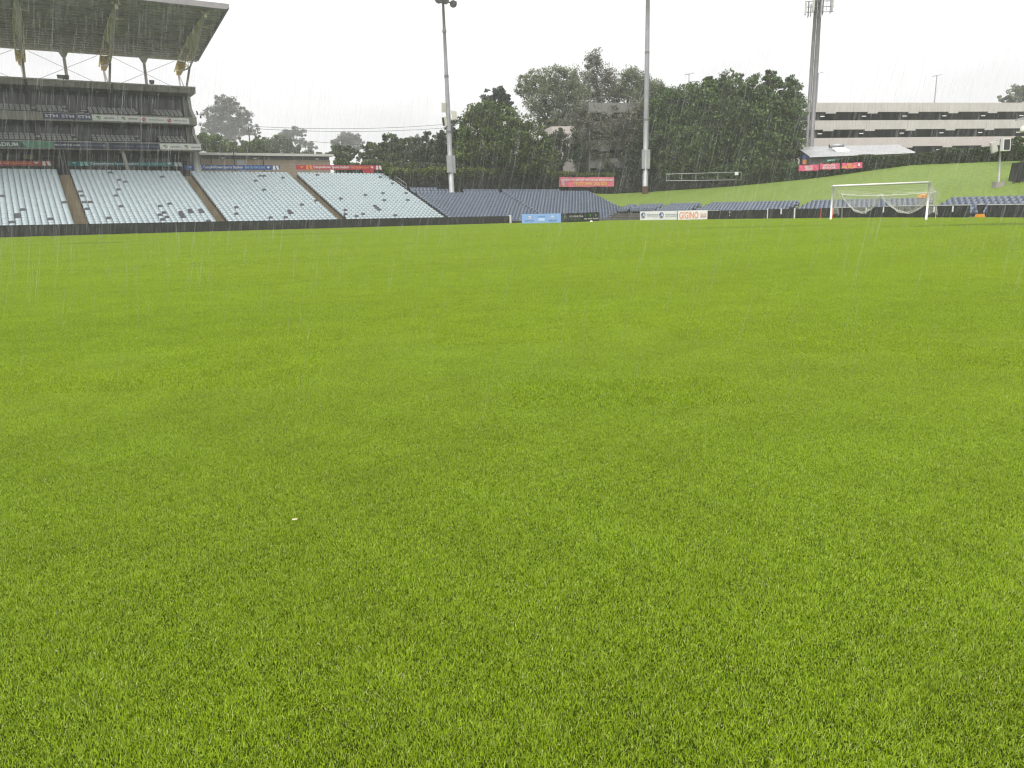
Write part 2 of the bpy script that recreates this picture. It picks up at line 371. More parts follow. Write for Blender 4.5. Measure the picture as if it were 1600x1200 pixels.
def disc(mb, cx, cz, r, y, mi=0, n=20, r0=0.0, a0=0.0, a1=2 * math.pi, sx=1.0):
    """flat disc or ring sector in the XZ plane"""
    if r0 == 0 and a1 - a0 > 6.28:
        mb.add([(cx + sx * r * math.cos(2 * math.pi * k / n), y, cz + r * math.sin(2 * math.pi * k / n)) for k in range(n)], [tuple(range(n))], mi); return
    for k in range(n):
        u, v = a0 + (a1 - a0) * k / n, a0 + (a1 - a0) * (k + 1) / n
        mb.quad((cx + sx * r0 * math.cos(u), y, cz + r0 * math.sin(u)), (cx + sx * r * math.cos(u), y, cz + r * math.sin(u)),
                (cx + sx * r * math.cos(v), y, cz + r * math.sin(v)), (cx + sx * r0 * math.cos(v), y, cz + r0 * math.sin(v)), mi)
def p_logo(parent, cx, cz, r, m, y=-0.03):
    mb = MB(); disc(mb, cx, cz, r, y, 0, 18, r * 0.62, R(-95), R(150))
    mb.add([(cx - r * 1.35, y, cz + r * .75), (cx - r * .2, y, cz + r * .95), (cx + r * .05, y, cz + r * .5), (cx - r * .45, y, cz - r * .1), (cx - r * 1.0, y, cz + r * .1)], [(0, 1, 2, 3, 4)])
    mb.quad((cx - r * .25, y, cz - r), (cx + r * .05, y, cz - r), (cx + r * .05, y, cz + r * .3), (cx - r * .25, y, cz + r * .2))
    return mb.build('logo', m, parent)

# ------------------------------------------------------------------ SETTING: ground, pitch, hill
mb = MB(); mb.quad((-1500, -600, -1.0), (1500, -600, -1.0), (1500, 2200, -1.0), (-1500, 2200, -1.0))
tag(mb.build('ground', mat('far_ground', (0.07, 0.09, 0.04), 0.9, 0.2, 0.05)), kind='structure')
ss = np.linspace(-60, 64.4, 84); ts = np.linspace(-45, 80.0, 84)
pv = [W(s, t, pitch_z(s, t)) for t in ts for s in ss]
pq = [(j * 84 + i, j * 84 + i + 1, (j + 1) * 84 + i + 1, (j + 1) * 84 + i) for j in range(83) for i in range(83)]
tag(link('pitch', np_mesh('pitch', pv, pq, M_SOIL)), kind='structure')

# the grassy hill behind the goal: seats' back edge -> hedge foot -> plateau behind
HEDGE = [(940, 304, 120.5), (1012, 300, 120), (1100, 294.3, 115), (1147, 291, 111), (1220, 284, 105), (1260, 280, 102), (1300, 274.8, 99), (1424, 258, 88), (1600, 251, 77.5), (1800, 247, 68), (2000, 244, 61)]
FRONT = [(70.4, 91.5, 3.5), (70.3, 81.0, 0.35), (68.7, 76, 0.62), (68.7, 70.5, 0.63), (68.7, 63, .64), (68.7, 57, .65), (68.7, 51, .66), (68.7, 36, .66), (68.7, 22, .67), (68.7, 6, .67), (68.7, -12, .67)]
def lerp_list(pts, u):
    x = u * (len(pts) - 1); i = min(int(x), len(pts) - 2); f = x - i
    return pts[i] * (1 - f) + pts[i + 1] * f
hedge_pts = [at(*h) for h in HEDGE]; front_pts = [W(*f) for f in FRONT]
NU, NV = 80, 26
hv = []
for j in range(NV + 1):
    for i in range(NU + 1):
        a = lerp_list(front_pts, i / NU); b = lerp_list(hedge_pts, i / NU); v = j / NV
        p = a.lerp(b, v); p.z = a.z + (b.z - a.z) * (0.55 * v + 0.45 * (1 - (1 - v) ** 2.0)) + 0.05 * math.sin(p.x * .9 + p.y * .37) * math.sin(v * math.pi)
        hv.append(p)
hq = [(j * (NU + 1) + i, j * (NU + 1) + i + 1, (j + 1) * (NU + 1) + i + 1, (j + 1) * (NU + 1) + i) for j in range(NV) for i in range(NU)]
HILL_V, HILL_Q = hv, hq
HILL_COLS = [(0.0, (0.055, 0.095, 0.008)), (0.42, (0.105, 0.165, 0.014)), (0.6, (0.145, 0.21, 0.02)), (0.8, (0.185, 0.245, 0.034)), (1.0, (0.23, 0.27, 0.05))]
M_HILL = grass_mat('hill_turf', HILL_COLS, blade=False)
hill = link('grass_hill', np_mesh('grass_hill', hv, hq, M_HILL)); tag(hill, kind='structure')
for p in hill.data.polygons: p.use_smooth = True
# plateau behind hedge and stands
pl = MB()
back = [Vector((p.x * 4.2, 520, 5.2)) if k < 7 else Vector((p.x * 6, 420 - 40 * (k - 7), 5.2)) for k, p in enumerate(hedge_pts)]
for i in range(len(hedge_pts) - 1):
    pl.quad(hedge_pts[i] - Vector((0, 0, .02)), hedge_pts[i + 1] - Vector((0, 0, .02)), back[i + 1], back[i])
pl.quad(W(-60, 96, 3.6), W(74, 95.2, 3.35), back[0], Vector((-420, 520, 4)))
tag(pl.build('plateau', mat('rough_grass', (0.05, 0.07, 0.025), 0.9, 0.3, 0.3)), kind='structure')

# ------------------------------------------------------------------ GRASS on the pitch: instanced tiles of real blades
def blade_tile(name, size, count, length, width, segs, seed):
    g = np.random.default_rng(seed)
    x = g.uniform(-size / 2, size / 2, count); y = g.uniform(-size / 2, size / 2, count)
    clump = np.sin(x * 23 + seed) * np.sin(y * 19 + 2 * seed) * 0.5 + np.sin(x * 9.1 + y * 7.7 + seed) * .35 + np.sin(x * 61 + 3 * np.sin(y * 17)) * np.sin(y * 57 + seed) * .7
    ln = length * g.uniform(0.55, 1.25, count) * (1 + 0.26 * clump); az = g.uniform(0, 2 * np.pi, count)
    tilt = g.uniform(0.05, 0.85, count); curl = g.uniform(0.1, 1.25, count); wd = width * g.uniform(0.65, 1.25, count)
    flat = g.random(count) < 0.07; tilt[flat] = g.uniform(1.0, 1.4, flat.sum())
    dx, dy = np.cos(az), np.sin(az); tw = az + g.uniform(-.9, .9, count); sx, sy = -np.sin(tw), np.cos(tw)
    rows = []; px, py, pz = x.copy(), y.copy(), np.zeros(count)
    pz[flat] = 0.5 * length
    for k in range(segs + 1):
        f = k / segs; wk = wd * (1 - f) ** 0.6 * 0.5
        if k < segs:
            rows.append(np.stack([px - sx * wk, py - sy * wk, pz], 1)); rows.append(np.stack([px + sx * wk, py + sy * wk, pz], 1))
        else: rows.append(np.stack([px, py, pz], 1))
        a = tilt + curl * f
        px = px + dx * np.sin(a) * ln / segs; py = py + dy * np.sin(a) * ln / segs; pz = pz + np.cos(a) * ln / segs
    V = np.stack(rows, 1); nv = V.shape[1]                     # (count, nv, 3)
    tri = []
    for k in range(segs - 1): tri += [(2 * k, 2 * k + 1, 2 * k + 3), (2 * k, 2 * k + 3, 2 * k + 2)]
    tri.append((2 * segs - 2, 2 * segs - 1, 2 * segs))
    T = (np.arange(count)[:, None, None] * nv + np.array(tri)[None]).reshape(-1, 3)
    return bpy.data.objects.new(name, np_mesh(name, V.reshape(-1, 3), T, M_GRASS, n=3))
TILES = [blade_tile('blade_tile', 1.0, 78000, 0.0165, 0.0018, 2, 1 + k) for k in range(3)] + \
        [blade_tile('blade_tile', 1.0, 36000, 0.020, 0.0034, 1, 11 + k) for k in range(3)] + \
        [blade_tile('blade_tile', 2.0, 36000, 0.026, 0.0085, 1, 21 + k) for k in range(3)]
gp, gi, gr = [], [], []
def in_view(x, y, m): return y > -1.5 and abs(x) < 0.74 * max(y, 0) + m
for cyy in range(-2, 130):
    for cxx in range(-90, 90):
        X, Y = 2 * cxx + 1.0, 2 * cyy + 1.0
        s_, t_ = to_st((X, Y))
        if t_ > 80 or s_ > 63.2 or not in_view(X, Y, 5.0): continue
        d = math.hypot(X, Y) + random.uniform(-5, 5)
        if d > 26:
            gp.append((X, Y, pitch_z(s_, t_))); gi.append(6 + random.randrange(3)); gr.append(random.randrange(4) * math.pi / 2)
        else:
            for ox in (-.5, .5):
                for oy in (-.5, .5):
                    dd = math.hypot(X + ox, Y + oy) + random.uniform(-2.6, 2.6)
                    gp.append((X + ox, Y + oy, 0.0)); gi.append(random.randrange(3) + (0 if dd < 8.5 else 3)); gr.append(random.randrange(4) * math.pi / 2)
gm = bpy.data.meshes.new('grass'); gm.from_pydata(gp, [], []); gm.update()
a1 = gm.attributes.new('tile', 'INT', 'POINT'); a1.data.foreach_set('value', gi)
a2 = gm.attributes.new('turn', 'FLOAT', 'POINT'); a2.data.foreach_set('value', gr)
gm.materials.append(M_GRASS)
grass = link('grass', gm); tag(grass, 'close mown wet green turf of the playing field', 'grass', kind='stuff')
ng = bpy.data.node_groups.new('turf', 'GeometryNodeTree')
ng.interface.new_socket('Geometry', in_out='INPUT', socket_type='NodeSocketGeometry'); ng.interface.new_socket('Geometry', in_out='OUTPUT', socket_type='NodeSocketGeometry')
gN = ng.nodes.new; gL = ng.links.new
gin, gout = gN('NodeGroupInput'), gN('NodeGroupOutput'); iop = gN('GeometryNodeInstanceOnPoints')
sw = gN('GeometryNodeJoinGeometry')
for ob in reversed(TILES):
    oi = gN('GeometryNodeObjectInfo'); oi.inputs['Object'].default_value = ob; oi.inputs['As Instance'].default_value = True
    gL(oi.outputs['Geometry'], sw.inputs[0])
na = gN('GeometryNodeInputNamedAttribute'); na.data_type = 'INT'; na.inputs['Name'].default_value = 'tile'
nb = gN('GeometryNodeInputNamedAttribute'); nb.data_type = 'FLOAT'; nb.inputs['Name'].default_value = 'turn'
cx = gN('ShaderNodeCombineXYZ'); gL(nb.outputs[0], cx.inputs[2])
er = gN('FunctionNodeEulerToRotation'); gL(cx.outputs[0], er.inputs[0])
gL(gin.outputs[0], iop.inputs['Points']); gL(sw.outputs[0], iop.inputs['Instance']); iop.inputs['Pick Instance'].default_value = True
gL(na.outputs[0], iop.inputs['Instance Index']); gL(er.outputs[0], iop.inputs['Rotation']); gL(iop.outputs[0], gout.inputs[0])
gmod = grass.modifiers.new('turf', 'NODES'); gmod.node_group = ng

# ------------------------------------------------------------------ SEATING BOWL
ROW_D, ROW_H, ROW_T0 = 0.654, 0.218, 80.6
def seat_top(s, t): return 1.05 - 0.0112 * (s - 5) + 0.3335 * (t - 80.5)
PALE_BLOCKS = [(-7.2, 4.18), (5.38, 16.46), (17.6, 28.84), (29.97, 41.63)]
PALE_REF = ['left of the first brown stairs', 'right of the first brown stairs', 'right of the second brown stairs', 'right of the third brown stairs']
PALE_NAMES = ['left of the first brown stairs', 'between the first and second brown stairs', 'between the second and third brown stairs', 'right of the third brown stairs']
DARK_BLOCKS = [(42.3, 55.1), (55.5, 70.0)]
SEAT_W = 0.503
def seat_parts(mb_pan, mb_back, mb_br):
    # folded tip-up seat seen from the pitch: y points away from it; origin on the tread below the seat
    mb_back.extr([(-.205, .40), (.205, .40), (.222, .50), (.222, .61), (.215, .69), (.17, .745), (-.17, .745), (-.215, .69), (-.222, .61), (-.222, .50)], 'y', 0.055, 0.092)
    for i in range(len(mb_back.v) - 20, len(mb_back.v)):
        x, y, z = mb_back.v[i]; mb_back.v[i] = (x, y + (z - .40) * .12 + max(0, z - .60) * .75 + 0.9 * x * x, z)
    mb_pan.extr([(-.19, .17), (.19, .17), (.212, .24), (.212, .44), (.17, .475), (-.17, .475), (-.212, .44), (-.212, .24)], 'y', -0.05, 0.0)
    for i in range(len(mb_pan.v) - 16, len(mb_pan.v)):
        x, y, z = mb_pan.v[i]; mb_pan.v[i] = (x, y + (z - .30) * .18, z)
    for m_, k0 in ((mb_back, 1.06), (mb_pan, 1.06)):
        m_.v = [(x * k0, y, z) for x, y, z in m_.v]
    mb_br.box(-.245, -.228, -.03, .10, .0, .46); mb_br.box(.228, .245, -.03, .10, .0, .46)
    mb_br.box(-.228, .228, 0.0, .05, .30, .335)
def seat_meshes(prefix, m_back, m_pan):
    a, b, c = MB(), MB(), MB(); seat_parts(a, b, c)
    one = MB(); one.add(b.v, b.f, 0); one.add(a.v, a.f, 1); one.add(c.v, c.f, 2)
    return b.mesh('backrest', m_back, True), a.mesh('seat_pan', m_pan, True), c.mesh('bracket', M_BRACKET), one.mesh(prefix, [m_back, m_pan, M_BRACKET])
PALE = seat_meshes('stadium_seat', M_PALE, M_PALE2)
BLUE = seat_meshes('blue_seat', M_BLUE, M_BLUE2)
def seat_matrix(s, t, z, rot): return Matrix.Translation(W(s, t, z)) @ Matrix.Rotation(rot + random.uniform(-.02, .02), 4, 'Z') @ Matrix.Rotation(random.uniform(-.035, .035), 4, 'X')

def terrace(s0, s1, k0, k1, name):
    mb_ = MB()
    for k in range(k0, k1 + 1):
        t = ROW_T0 + k * ROW_D
        z0 = seat_top(s0, t) - .75; z1 = seat_top(s1, t) - .75
        a, b = t - .33, t - .33 + ROW_D
        P = [W(s0, a, z0 - .9), W(s1, a, z1 - .9), W(s1, b, z1 - .9), W(s0, b, z0 - .9), W(s0, a, z0), W(s1, a, z1), W(s1, b, z1), W(s0, b, z0)]
        mb_.hexa(P)
    return tag(mb_.build(name, M_TERRACE), kind='structure')
ORD = ['front', 'second', 'third', 'fourth', 'fifth', 'sixth', 'seventh', 'eighth', 'ninth', 'tenth', 'eleventh', 'twelfth', 'thirteenth', 'fourteenth', 'fifteenth', 'sixteenth', 'seventeenth', 'eighteenth', 'nineteenth', 'twentieth'] + [f'{d}-{q}' if q else d2 for d, d2 in (('twenty', ''), ('thirty', 'thirtieth'), ('forty', 'fortieth')) for q in ('', 'first', 'second', 'third', 'fourth', 'fifth', 'sixth', 'seventh', 'eighth', 'ninth') if q or d2]
def nth(k): return 'first' if k == 0 else ORD[k]
pale_seats, dark_seat_spots = [], []
for bi, (s0, s1) in enumerate(PALE_BLOCKS):
    terrace(s0 - .02, s1 + .02, 0, 25, 'seating_terrace')
    n = int(round((s1 - s0) / SEAT_W)); w_ = (s1 - s0) / n
    for k in range(26):
        for i in range(n):
            s = s0 + (i + .5) * w_; t = ROW_T0 + k * ROW_D
            pale_seats.append([s, t, seat_top(s, t) - .75, bi, k, (n - 1 - i) if bi == 0 else i])
MISS = [(2,306),(36,326),(27.4,334),(28,338),(17,345),(79,340),(99,314),(173,268),(186,279),(197,284.5),(254,276.6),(124,298.5),(127,305),(131,314),(141,314),(136,324),(182,296),(179,305),(188.6,321),(170.6,339),(249,321),(264,317),(256,330.6),(250,334.5),(260.6,337),(255,341),(282,330.6),(297,326.6),(287.6,337),(316,330),
        (406.5,273.3),(413.4,274),(401,280.8),(443.6,278),(416,296.5),(370.5,322.4),(371.4,333.6),(472.9,319.5),(454.4,329),(456.2,331.4),(426.7,339.3),(443.8,339.7),(493.8,313.4),(296.9,327.6),(315.6,330.3),(286.8,338),(326.6,342.6),
        (494.9,272.2),(595.7,277),(614,286),(568.5,304),(597.3,301.5),(535.4,309.3),(598.4,312.3),(636.7,312.3),(635.5,300.6),(583.8,321.3),(587,324),(591.2,327.6),(565.3,333.6),(555,337),(537.7,329),(541,332.5),(619.8,335.9)]
seat_px = [proj(W(q[0], q[1], q[2] + .68)) for q in pale_seats]
missing = set()
for mx_, my_ in MISS:
    j = min((i for i in range(len(pale_seats)) if i not in missing), key=lambda i: (seat_px[i][0] - mx_) ** 2 + 4 * (seat_px[i][1] - my_) ** 2); missing.add(j)
keep = [i for i in range(len(pale_seats)) if i not in missing]
vis = sorted([i for i in keep if seat_px[i][0] > 1], key=lambda i: (W(*pale_seats[i][:3]) - Vector((0, 0, CAMH))).length)
single = set(vis[:300])
def place_seat(meshes, name, label, cat, group, M_, parts=True):
    r = link(name, None); r.matrix_world = M_; tag(r, label, cat, group)
    for me in meshes[:3]:
        c = link(me.name, me, r)
    return r
for i in vis[:300]:
    s, t, z, bi, k, n_ = pale_seats[i]
    place_seat(PALE, 'stadium_chair', 'pale folded seat, %s row up, %s seat %s' % (nth(k), nth(n_), PALE_REF[bi]), 'seat', 'pale folded seats of the block ' + PALE_NAMES[bi], seat_matrix(s, t, z, ROT_A))
rest = [seat_matrix(*pale_seats[i][:3], ROT_A) for i in keep if i not in single]
tag(link('stadium_seats', instance_mesh('stadium_seats', PALE[3], rest, [M_PALE, M_PALE2, M_BRACKET])), 'mass of pale grey folded seats filling the upper rows under the banners', 'seats', kind='stuff')
dm = MB(); dm.extr([(-.235, .40), (.235, .40), (.225, .70), (.15, .76), (-.15, .76), (-.225, .70)], 'y', .05, .11); dback = dm.mesh('backrest', M_DARKSEAT)
dm = MB(); dm.box(-.09, .09, .0, .06, 0, .42); dm.box(-.2, .2, -.02, .05, .28, .36); dstem = dm.mesh('bracket', M_BRACKET)
for i in sorted(missing):
    s, t, z, bi, k, n_ = pale_seats[i]
    r = thing('dark_chair', 'dark seat among pale ones, %s row up, %s seat %s' % (nth(k), nth(n_), PALE_REF[bi]), 'dark seat', W(s, t, z), ROT_A, 'dark seats among the pale seats ' + PALE_NAMES[bi])
    link('backrest', dback, r); link('bracket', dstem, r)

# stairs between the blocks: one flight each, every step a part
def stair(s0, s1, k0, k1, label, m=M_STEP, edge=True, dark=False):
    o = W(s0, ROW_T0 - .33, 0); r = thing('stair_flight', label, 'stairs', o, ROT_A)
    wd = s1 - s0
    st = MB(); st.box(.01, wd - .01, 0, ROW_D / 2, -.28, 0); st.box(.01, wd - .01, -.012, .05, -.045, .004, 1); stm = st.mesh('step', [m, M_STEPEDGE if not dark else M_TERRACE])
    for k in range(2 * k0, 2 * k1 + 2):
        t = ROW_T0 - .33 + k * ROW_D / 2
        z = seat_top(s0, t + .33) - .75 + .02
        c = link('step', stm, r, (0, t - (ROW_T0 - .33), z))
    return r
stair(4.2, 5.36, 0, 25, 'wide brown wet concrete stairs, first from the left, below the grandstand gap')
stair(16.48, 17.58, 0, 25, 'brown wet concrete stairs between the teal and blue bannered seat blocks')
stair(28.86, 29.95, 0, 25, 'brown wet concrete stairs between the blue and red bannered seat blocks')
stair(41.65, 42.28, -1, 22, 'narrow dark stairs where the pale seats end and the slate seats begin', M_CONC_DARK, dark=True)
stair(55.12, 55.48, -2, 14, 'narrow dark stairs between the two slate seat blocks', M_CONC_DARK, dark=True)
# drain wall between stairs and block (dark side wall of each aisle)
for s in (5.37, 17.59, 29.96):
    mb = MB(); L_ = 26 * ROW_D
    z0 = seat_top(s, ROW_T0) - .75; z1 = seat_top(s, ROW_T0 + L_) - .75
    mb.hexa([(-.03, -.35, z0 - .5), (.0, -.35, z0 - .5), (.0, L_ - .35, z1 - .5), (-.03, L_ - .35, z1 - .5), (-.03, -.35, z0 + .24), (.0, -.35, z0 + .24), (.0, L_ - .35, z1 + .24), (-.03, L_ - .35, z1 + .24)])
    tag(mb.build('aisle_wall', M_BRACKET, None, W(s, ROW_T0, 0), ROT_A), kind='structure')

# slate blue blocks in the corner, and the low rows behind the goal
blue_seats = []
def blue_row(s0, s1, k, bi, dz=0.0, toff=0.0):
    n = max(1, int(round((s1 - s0) / SEAT_W))); w_ = (s1 - s0) / n
    for i in range(n):
        s = s0 + (i + .5) * w_; t = ROW_T0 + k * ROW_D + toff
        blue_seats.append((s, t, seat_top(s, t) - .75 + dz, ROT_A, bi, k + 3, i))
terrace(42.32, 55.1, -2, 16, 'seating_terrace'); terrace(55.5, 70.05, -3, 15, 'seating_terrace')
for k in range(-2, 14): blue_row(42.35, 55.1, k, 0)
for k in range(-3, 15): blue_row(55.55, 70.0, k, 1)
blue_row(42.35, 47.6, 15, 0); blue_row(42.35, 46.2, 16, 0); blue_row(49.6, 55.0, 15, 0); blue_row(55.6, 65.2, 15, 1)
LOW_BLOCKS = [(23.0, 37.2), (38.7, 51.2), (52.6, 65.0), (66.3, 71.6), (72.6, 77.0), (77.6, 79.6)]
LOW_S = [68.0 - .75 * k for k in range(5)]
LOW_Z = [0.67 - .2 * k for k in range(5)]
for bi, (t0, t1) in enumerate(LOW_BLOCKS):
    n = int(round((t1 - t0) / .503)); w_ = (t1 - t0) / n
    for k in range(5):
        for i in range(n):
            if (bi >= 4 and k > 2): continue
            blue_seats.append((LOW_S[k], t0 + (i + .5) * w_, LOW_Z[k], ROT_B, 2 + bi, 4 - k, n - 1 - i))
BLUE_NAMES = ['slate block beside the floodlight pole', 'slate block under the pink banner', 'low rows right of the goal', 'low rows behind the goal', 'low rows above the black boards left of the goal', 'low rows above the orange lettered board', 'low rows above the white board', 'short low row in the corner']
BLUE_SHORT = ['block beside the pole', 'block under the pink banner', 'rows right of the goal', 'rows behind the goal', 'rows left of the goal', 'rows above orange lettering', 'rows above the white board', 'corner row']
bpx = [proj(W(q[0], q[1], q[2] + .6)) for q in blue_seats]
order = sorted([i for i in range(len(blue_seats)) if 0 < bpx[i][0] < 1600], key=lambda i: (W(*blue_seats[i][:3]) - Vector((0, 0, CAMH))).length)
bs = set(order[:300])
for i in order[:300]:
    s, t, z, ro, bi, k, n_ = blue_seats[i]
    place_seat(BLUE, 'slate_chair', 'slate seat, %s, %s row up, %s from its left end' % (BLUE_SHORT[bi], nth(k), nth(n_)), 'seat', 'slate seats in the ' + BLUE_NAMES[bi], seat_matrix(s, t, z, ro))
rest = [seat_matrix(*q[:4]) for i, q in enumerate(blue_seats) if i not in bs]
tag(link('blue_seats', instance_mesh('blue_seats', BLUE[3], rest, [M_BLUE, M_BLUE2, M_BRACKET])), 'mass of slate blue folded seats filling the corner blocks', 'seats', kind='stuff')
mb = MB()
for k in range(5):
    mb.box(-80.3, -20.0, LOW_S[k] - 66 - .3, LOW_S[k] - 66 + .45, LOW_Z[k] - .8, LOW_Z[k])
mb.box(-80.3, -20.0, 2.46, 2.75, -.4, .60)
tag(mb.build('low_terrace', M_TERRACE, None, W(66, 0, 0), ROT_B), kind='structure')

# ------------------------------------------------------------------ perimeter walls, boards and signs
mb = MB(); wl = 49.45 + 9
mb.hexa([(0, 0, -.25), (wl, 0, -.75), (wl, .16, -.75), (0, .16, -.25), (0, 0, 1.12), (wl, 0, .395), (wl, .16, .395), (0, .16, 1.12)])
pw = thing('perimeter_wall', 'long black wet board wall along the far touchline below the pale seats', 'wall', W(-9, 79, 0), ROT_A)
# individual boards, a hairline joint between them
for k in range(12):
    x0, x1 = k * wl / 12, (k + 1) * wl / 12 - .012
    def zt(x): return 1.12 + (.395 - 1.12) * x / wl
    mb = MB(); mb.hexa([(x0, 0, -.8), (x1, 0, -.8), (x1, .16, -.8), (x0, .16, -.8), (x0, 0, zt(x0)), (x1, 0, zt(x1)), (x1, .16, zt(x1)), (x0, .16, zt(x0))])
    mb.build('board_panel', M_WALLBLACK, pw)
mb = MB(); mb.box(-.02, .22, -.03, .2, -.5, .50); mb.build('end_post', M_WHITE, pw, (wl, 0, 0))
def kerb(p0, p1, h, th, name, label, m, cat='kerb'):
    d = (p1 - p0); ln = d.length; rot = math.atan2(d.y, d.x)
    mb_ = MB(); mb_.box(0, ln, 0, th, -.2, h); return tag(mb_.build(name, m, None, p0, rot), label, cat)
kerb(W(49.7, 79, -.5), W(57, 78.0, -.6), .3, .1, 'low_kerb', 'low black rail under the slate seats at the corner', M_WALLBLACK)
kerb(W(57.2, 77.8, -.6), W(66.2, 74.0, -.5), .38, .1, 'low_kerb', 'low dark rail under the slate seats right of the black sign', M_CONC_DARK)

def board(name, label, cat, p0, p1, h, m, th=.05, group=None, gap=.0):
    """a sign board standing with its foot from p0 to p1 (seen left to right)"""
    d = p1 - p0; ln = math.hypot(d.x, d.y); rot = math.atan2(d.y, d.x)
    r = thing(name, label, cat, p0, rot, group)
    k = (p1.z - p0.z)
    mb_ = MB(); mb_.hexa([(0, 0, gap), (ln, 0, gap + k), (ln, th, gap + k), (0, th, gap), (0, 0, h), (ln, 0, h + k), (ln, th, h + k), (0, th, h)])
    mb_.build('panel', m, r)
    return r, ln
def gpt(px, py, z):
    v = ray(px, py); k = (z - CAMH) / v.z
    return Vector((v.x * k, v.y * k, z))
r, ln = board('sponsor_board', 'sky blue board with white bird logos, left of the black sign', 'sign board', gpt(815.5, 350, -.38), gpt(876.3, 349, -.38), 1.05, M_SKYBLUE)
for cx_ in (.2, .79):
    mb = MB(); disc(mb, cx_ * ln, .68, .16, -.012, 0, 16); mb.build('logo', M_PALETXT, r)
    mb = MB(); mb.add([(cx_ * ln - .17, -.016, .70), (cx_ * ln - .02, -.016, .58), (cx_ * ln + .08, -.016, .62), (cx_ * ln - .05, -.016, .72)], [(0, 1, 2, 3)]); mb.build('logo_bird', M_BLUETXT, r)
    lettering('Camden Council', cx_ * ln - .48, cx_ * ln + .48, .25, .42, M_BLUETXT, r, -.014)
lettering('PROUD PARTNER', .42 * ln, .60 * ln, .68, .78, M_BLUETXT, r, -.014)
mb = MB(); mb.quad((.43 * ln, -.012, .3), (.59 * ln, -.012, .3), (.59 * ln, -.012, .58), (.43 * ln, -.012, .58)); mb.build('print_patch', M_BLUETXT2, r)
r, ln = board('sponsor_board', 'black board reading it is your call with a green logo', 'sign board', gpt(877.5, 348.7, -.38), gpt(936.5, 345.6, -.38), 1.02, M_WALLBLACK)
p_logo(r, .10 * ln, .62, .17, M_LOGOGREEN, -.014)
lettering("IT'S YOUR CALL", .20 * ln, .56 * ln, .56, .76, M_PALETXT, r, -.014); lettering('pennytel.com.au', .24 * ln, .50 * ln, .30, .42, M_LOGOGREEN, r, -.014)
for tx, c0, c1 in (('NBN', .585, .66), ('Mobile', .69, .80), ('Business', .83, .97)): lettering(tx, c0 * ln, c1 * ln, .26, .42, M_PALETXT, r, -.014)
mb = MB(); x = .62 * ln
disc(mb, x, .62, .14, -.012, 0, 8, .09, R(40), R(140)); disc(mb, x, .62, .06, -.012, 0, 8)
mb.quad((.73 * ln, -.012, .56), (.765 * ln, -.012, .56), (.765 * ln, -.012, .82), (.73 * ln, -.012, .82)); mb.quad((.88 * ln, -.012, .56), (.92 * ln, -.012, .56), (.92 * ln, -.012, .80), (.88 * ln, -.012, .80))
mb.build('icons', M_LOGOGREEN, r)
mb = MB(); mb.tube([(0, 0, 0), (0, 0, .05), (0, 0, .20)], [.19, .17, .10], 12); p = gpt(924, 347.6, -.36)
tag(mb.build('marker_disc', M_WHITE, None, p), 'small white marker lying on the grass in front of the black sign', 'marker')
r, ln = board('sponsor_board', 'white board with two round blue and grey logos, next to orange lettered board', 'sign board', gpt(1000, 344.2, -.37), gpt(1057.6, 343.9, -.37), .98, M_WHITE)
for c0 in (.09, .59):
    cx_ = c0 * ln
    mb = MB(); disc(mb, cx_, .56, .30, -.012, 0, 20, .19, R(-20), R(200)); mb.build('logo', M_BLUETXT, r)
    mb = MB(); disc(mb, cx_, .50, .30, -.014, 0, 14, .0, R(200), R(340)); mb.build('logo_base', M_GREYTXT, r)
    mb = MB(); disc(mb, cx_ - .08, .60, .10, -.016, 0, 12); mb.build('logo_dot', M_BLUETXT, r)
    lettering('KENNARDS', cx_ + .5, cx_ + .42 * ln, .50, .68, M_GREYTXT, r, -.012); lettering('HIRE CORPORATE', cx_ + .5, cx_ + .42 * ln, .33, .42, M_GREYTXT, r, -.012)
r, ln = board('sponsor_board', 'white board with large orange capital lettering', 'sign board', gpt(1059, 343.9, -.34), gpt(1105, 343.2, -.34), .98, M_WHITE)
lettering('GIGINO', .05 * ln, .70 * ln, .13, .84, M_ORANGETXT, r, -.012)
lettering('PIZZA BAR', .76 * ln, .97 * ln, .52, .66, M_ORANGETXT, r, -.012); lettering('ORDER NOW', .77 * ln, .97 * ln, .22, .46, M_LOGORED, r, -.012)

# black boards along the goal line
BX = [1105.5, 1122, 1140, 1159, 1178, 1198.5, 1220, 1241, 1261, 1282, 1304, 1329, 1352, 1379, 1404, 1431, 1458, 1487, 1513.5]
BX2 = [1540, 1568, 1597, 1628, 1660, 1694]
def bpt(px): return on_s(px, 341.0, 61.5)
def t_at(px): return to_st(bpt(px))[1]
BLABEL = {0: 'black board beside the orange lettered sign, its top edge white', 5: 'black board with white strips on both sides, left of the goal', 6: 'black board between two white uprights left of the goal',
          9: 'black board left of the goal with a thin red cord hanging down its edge', 10: 'black board just behind the left goal post', 12: 'black board behind the net with white marks at its joint',
          15: 'black board behind the right goal post', 17: 'last black board before the gap with the orange base'}
def black_board(px0, px1, label, group, rail, k):
    t0, t1 = t_at(px0), t_at(px1); ln = t0 - t1 - .05
    z = -.15 - .2 * clamp((t0 - 38) / 20)
    zt = z + 1.0 + (.06 if rail else 0)
    r = thing('black_board', label, 'board', W(61.5 + random.uniform(-.02, .02), t0 - .02, z), ROT_B + random.uniform(-.006, .006), group)
    mb_ = MB(); mb_.box(0.02, ln, 0, .12, 0, .92 + random.uniform(-.02, .02)); mb_.build('panel', M_WALLBLACK, r)
    if rail: mb_ = MB(); mb_.box(-.03, ln + .05, -.03, .06, .93, .98); mb_.build('top_rail', M_OFFWHITE, r)
    return r, ln
allb = list(zip(BX[:-1], BX[1:])) + list(zip(BX2[:-1], BX2[1:]))
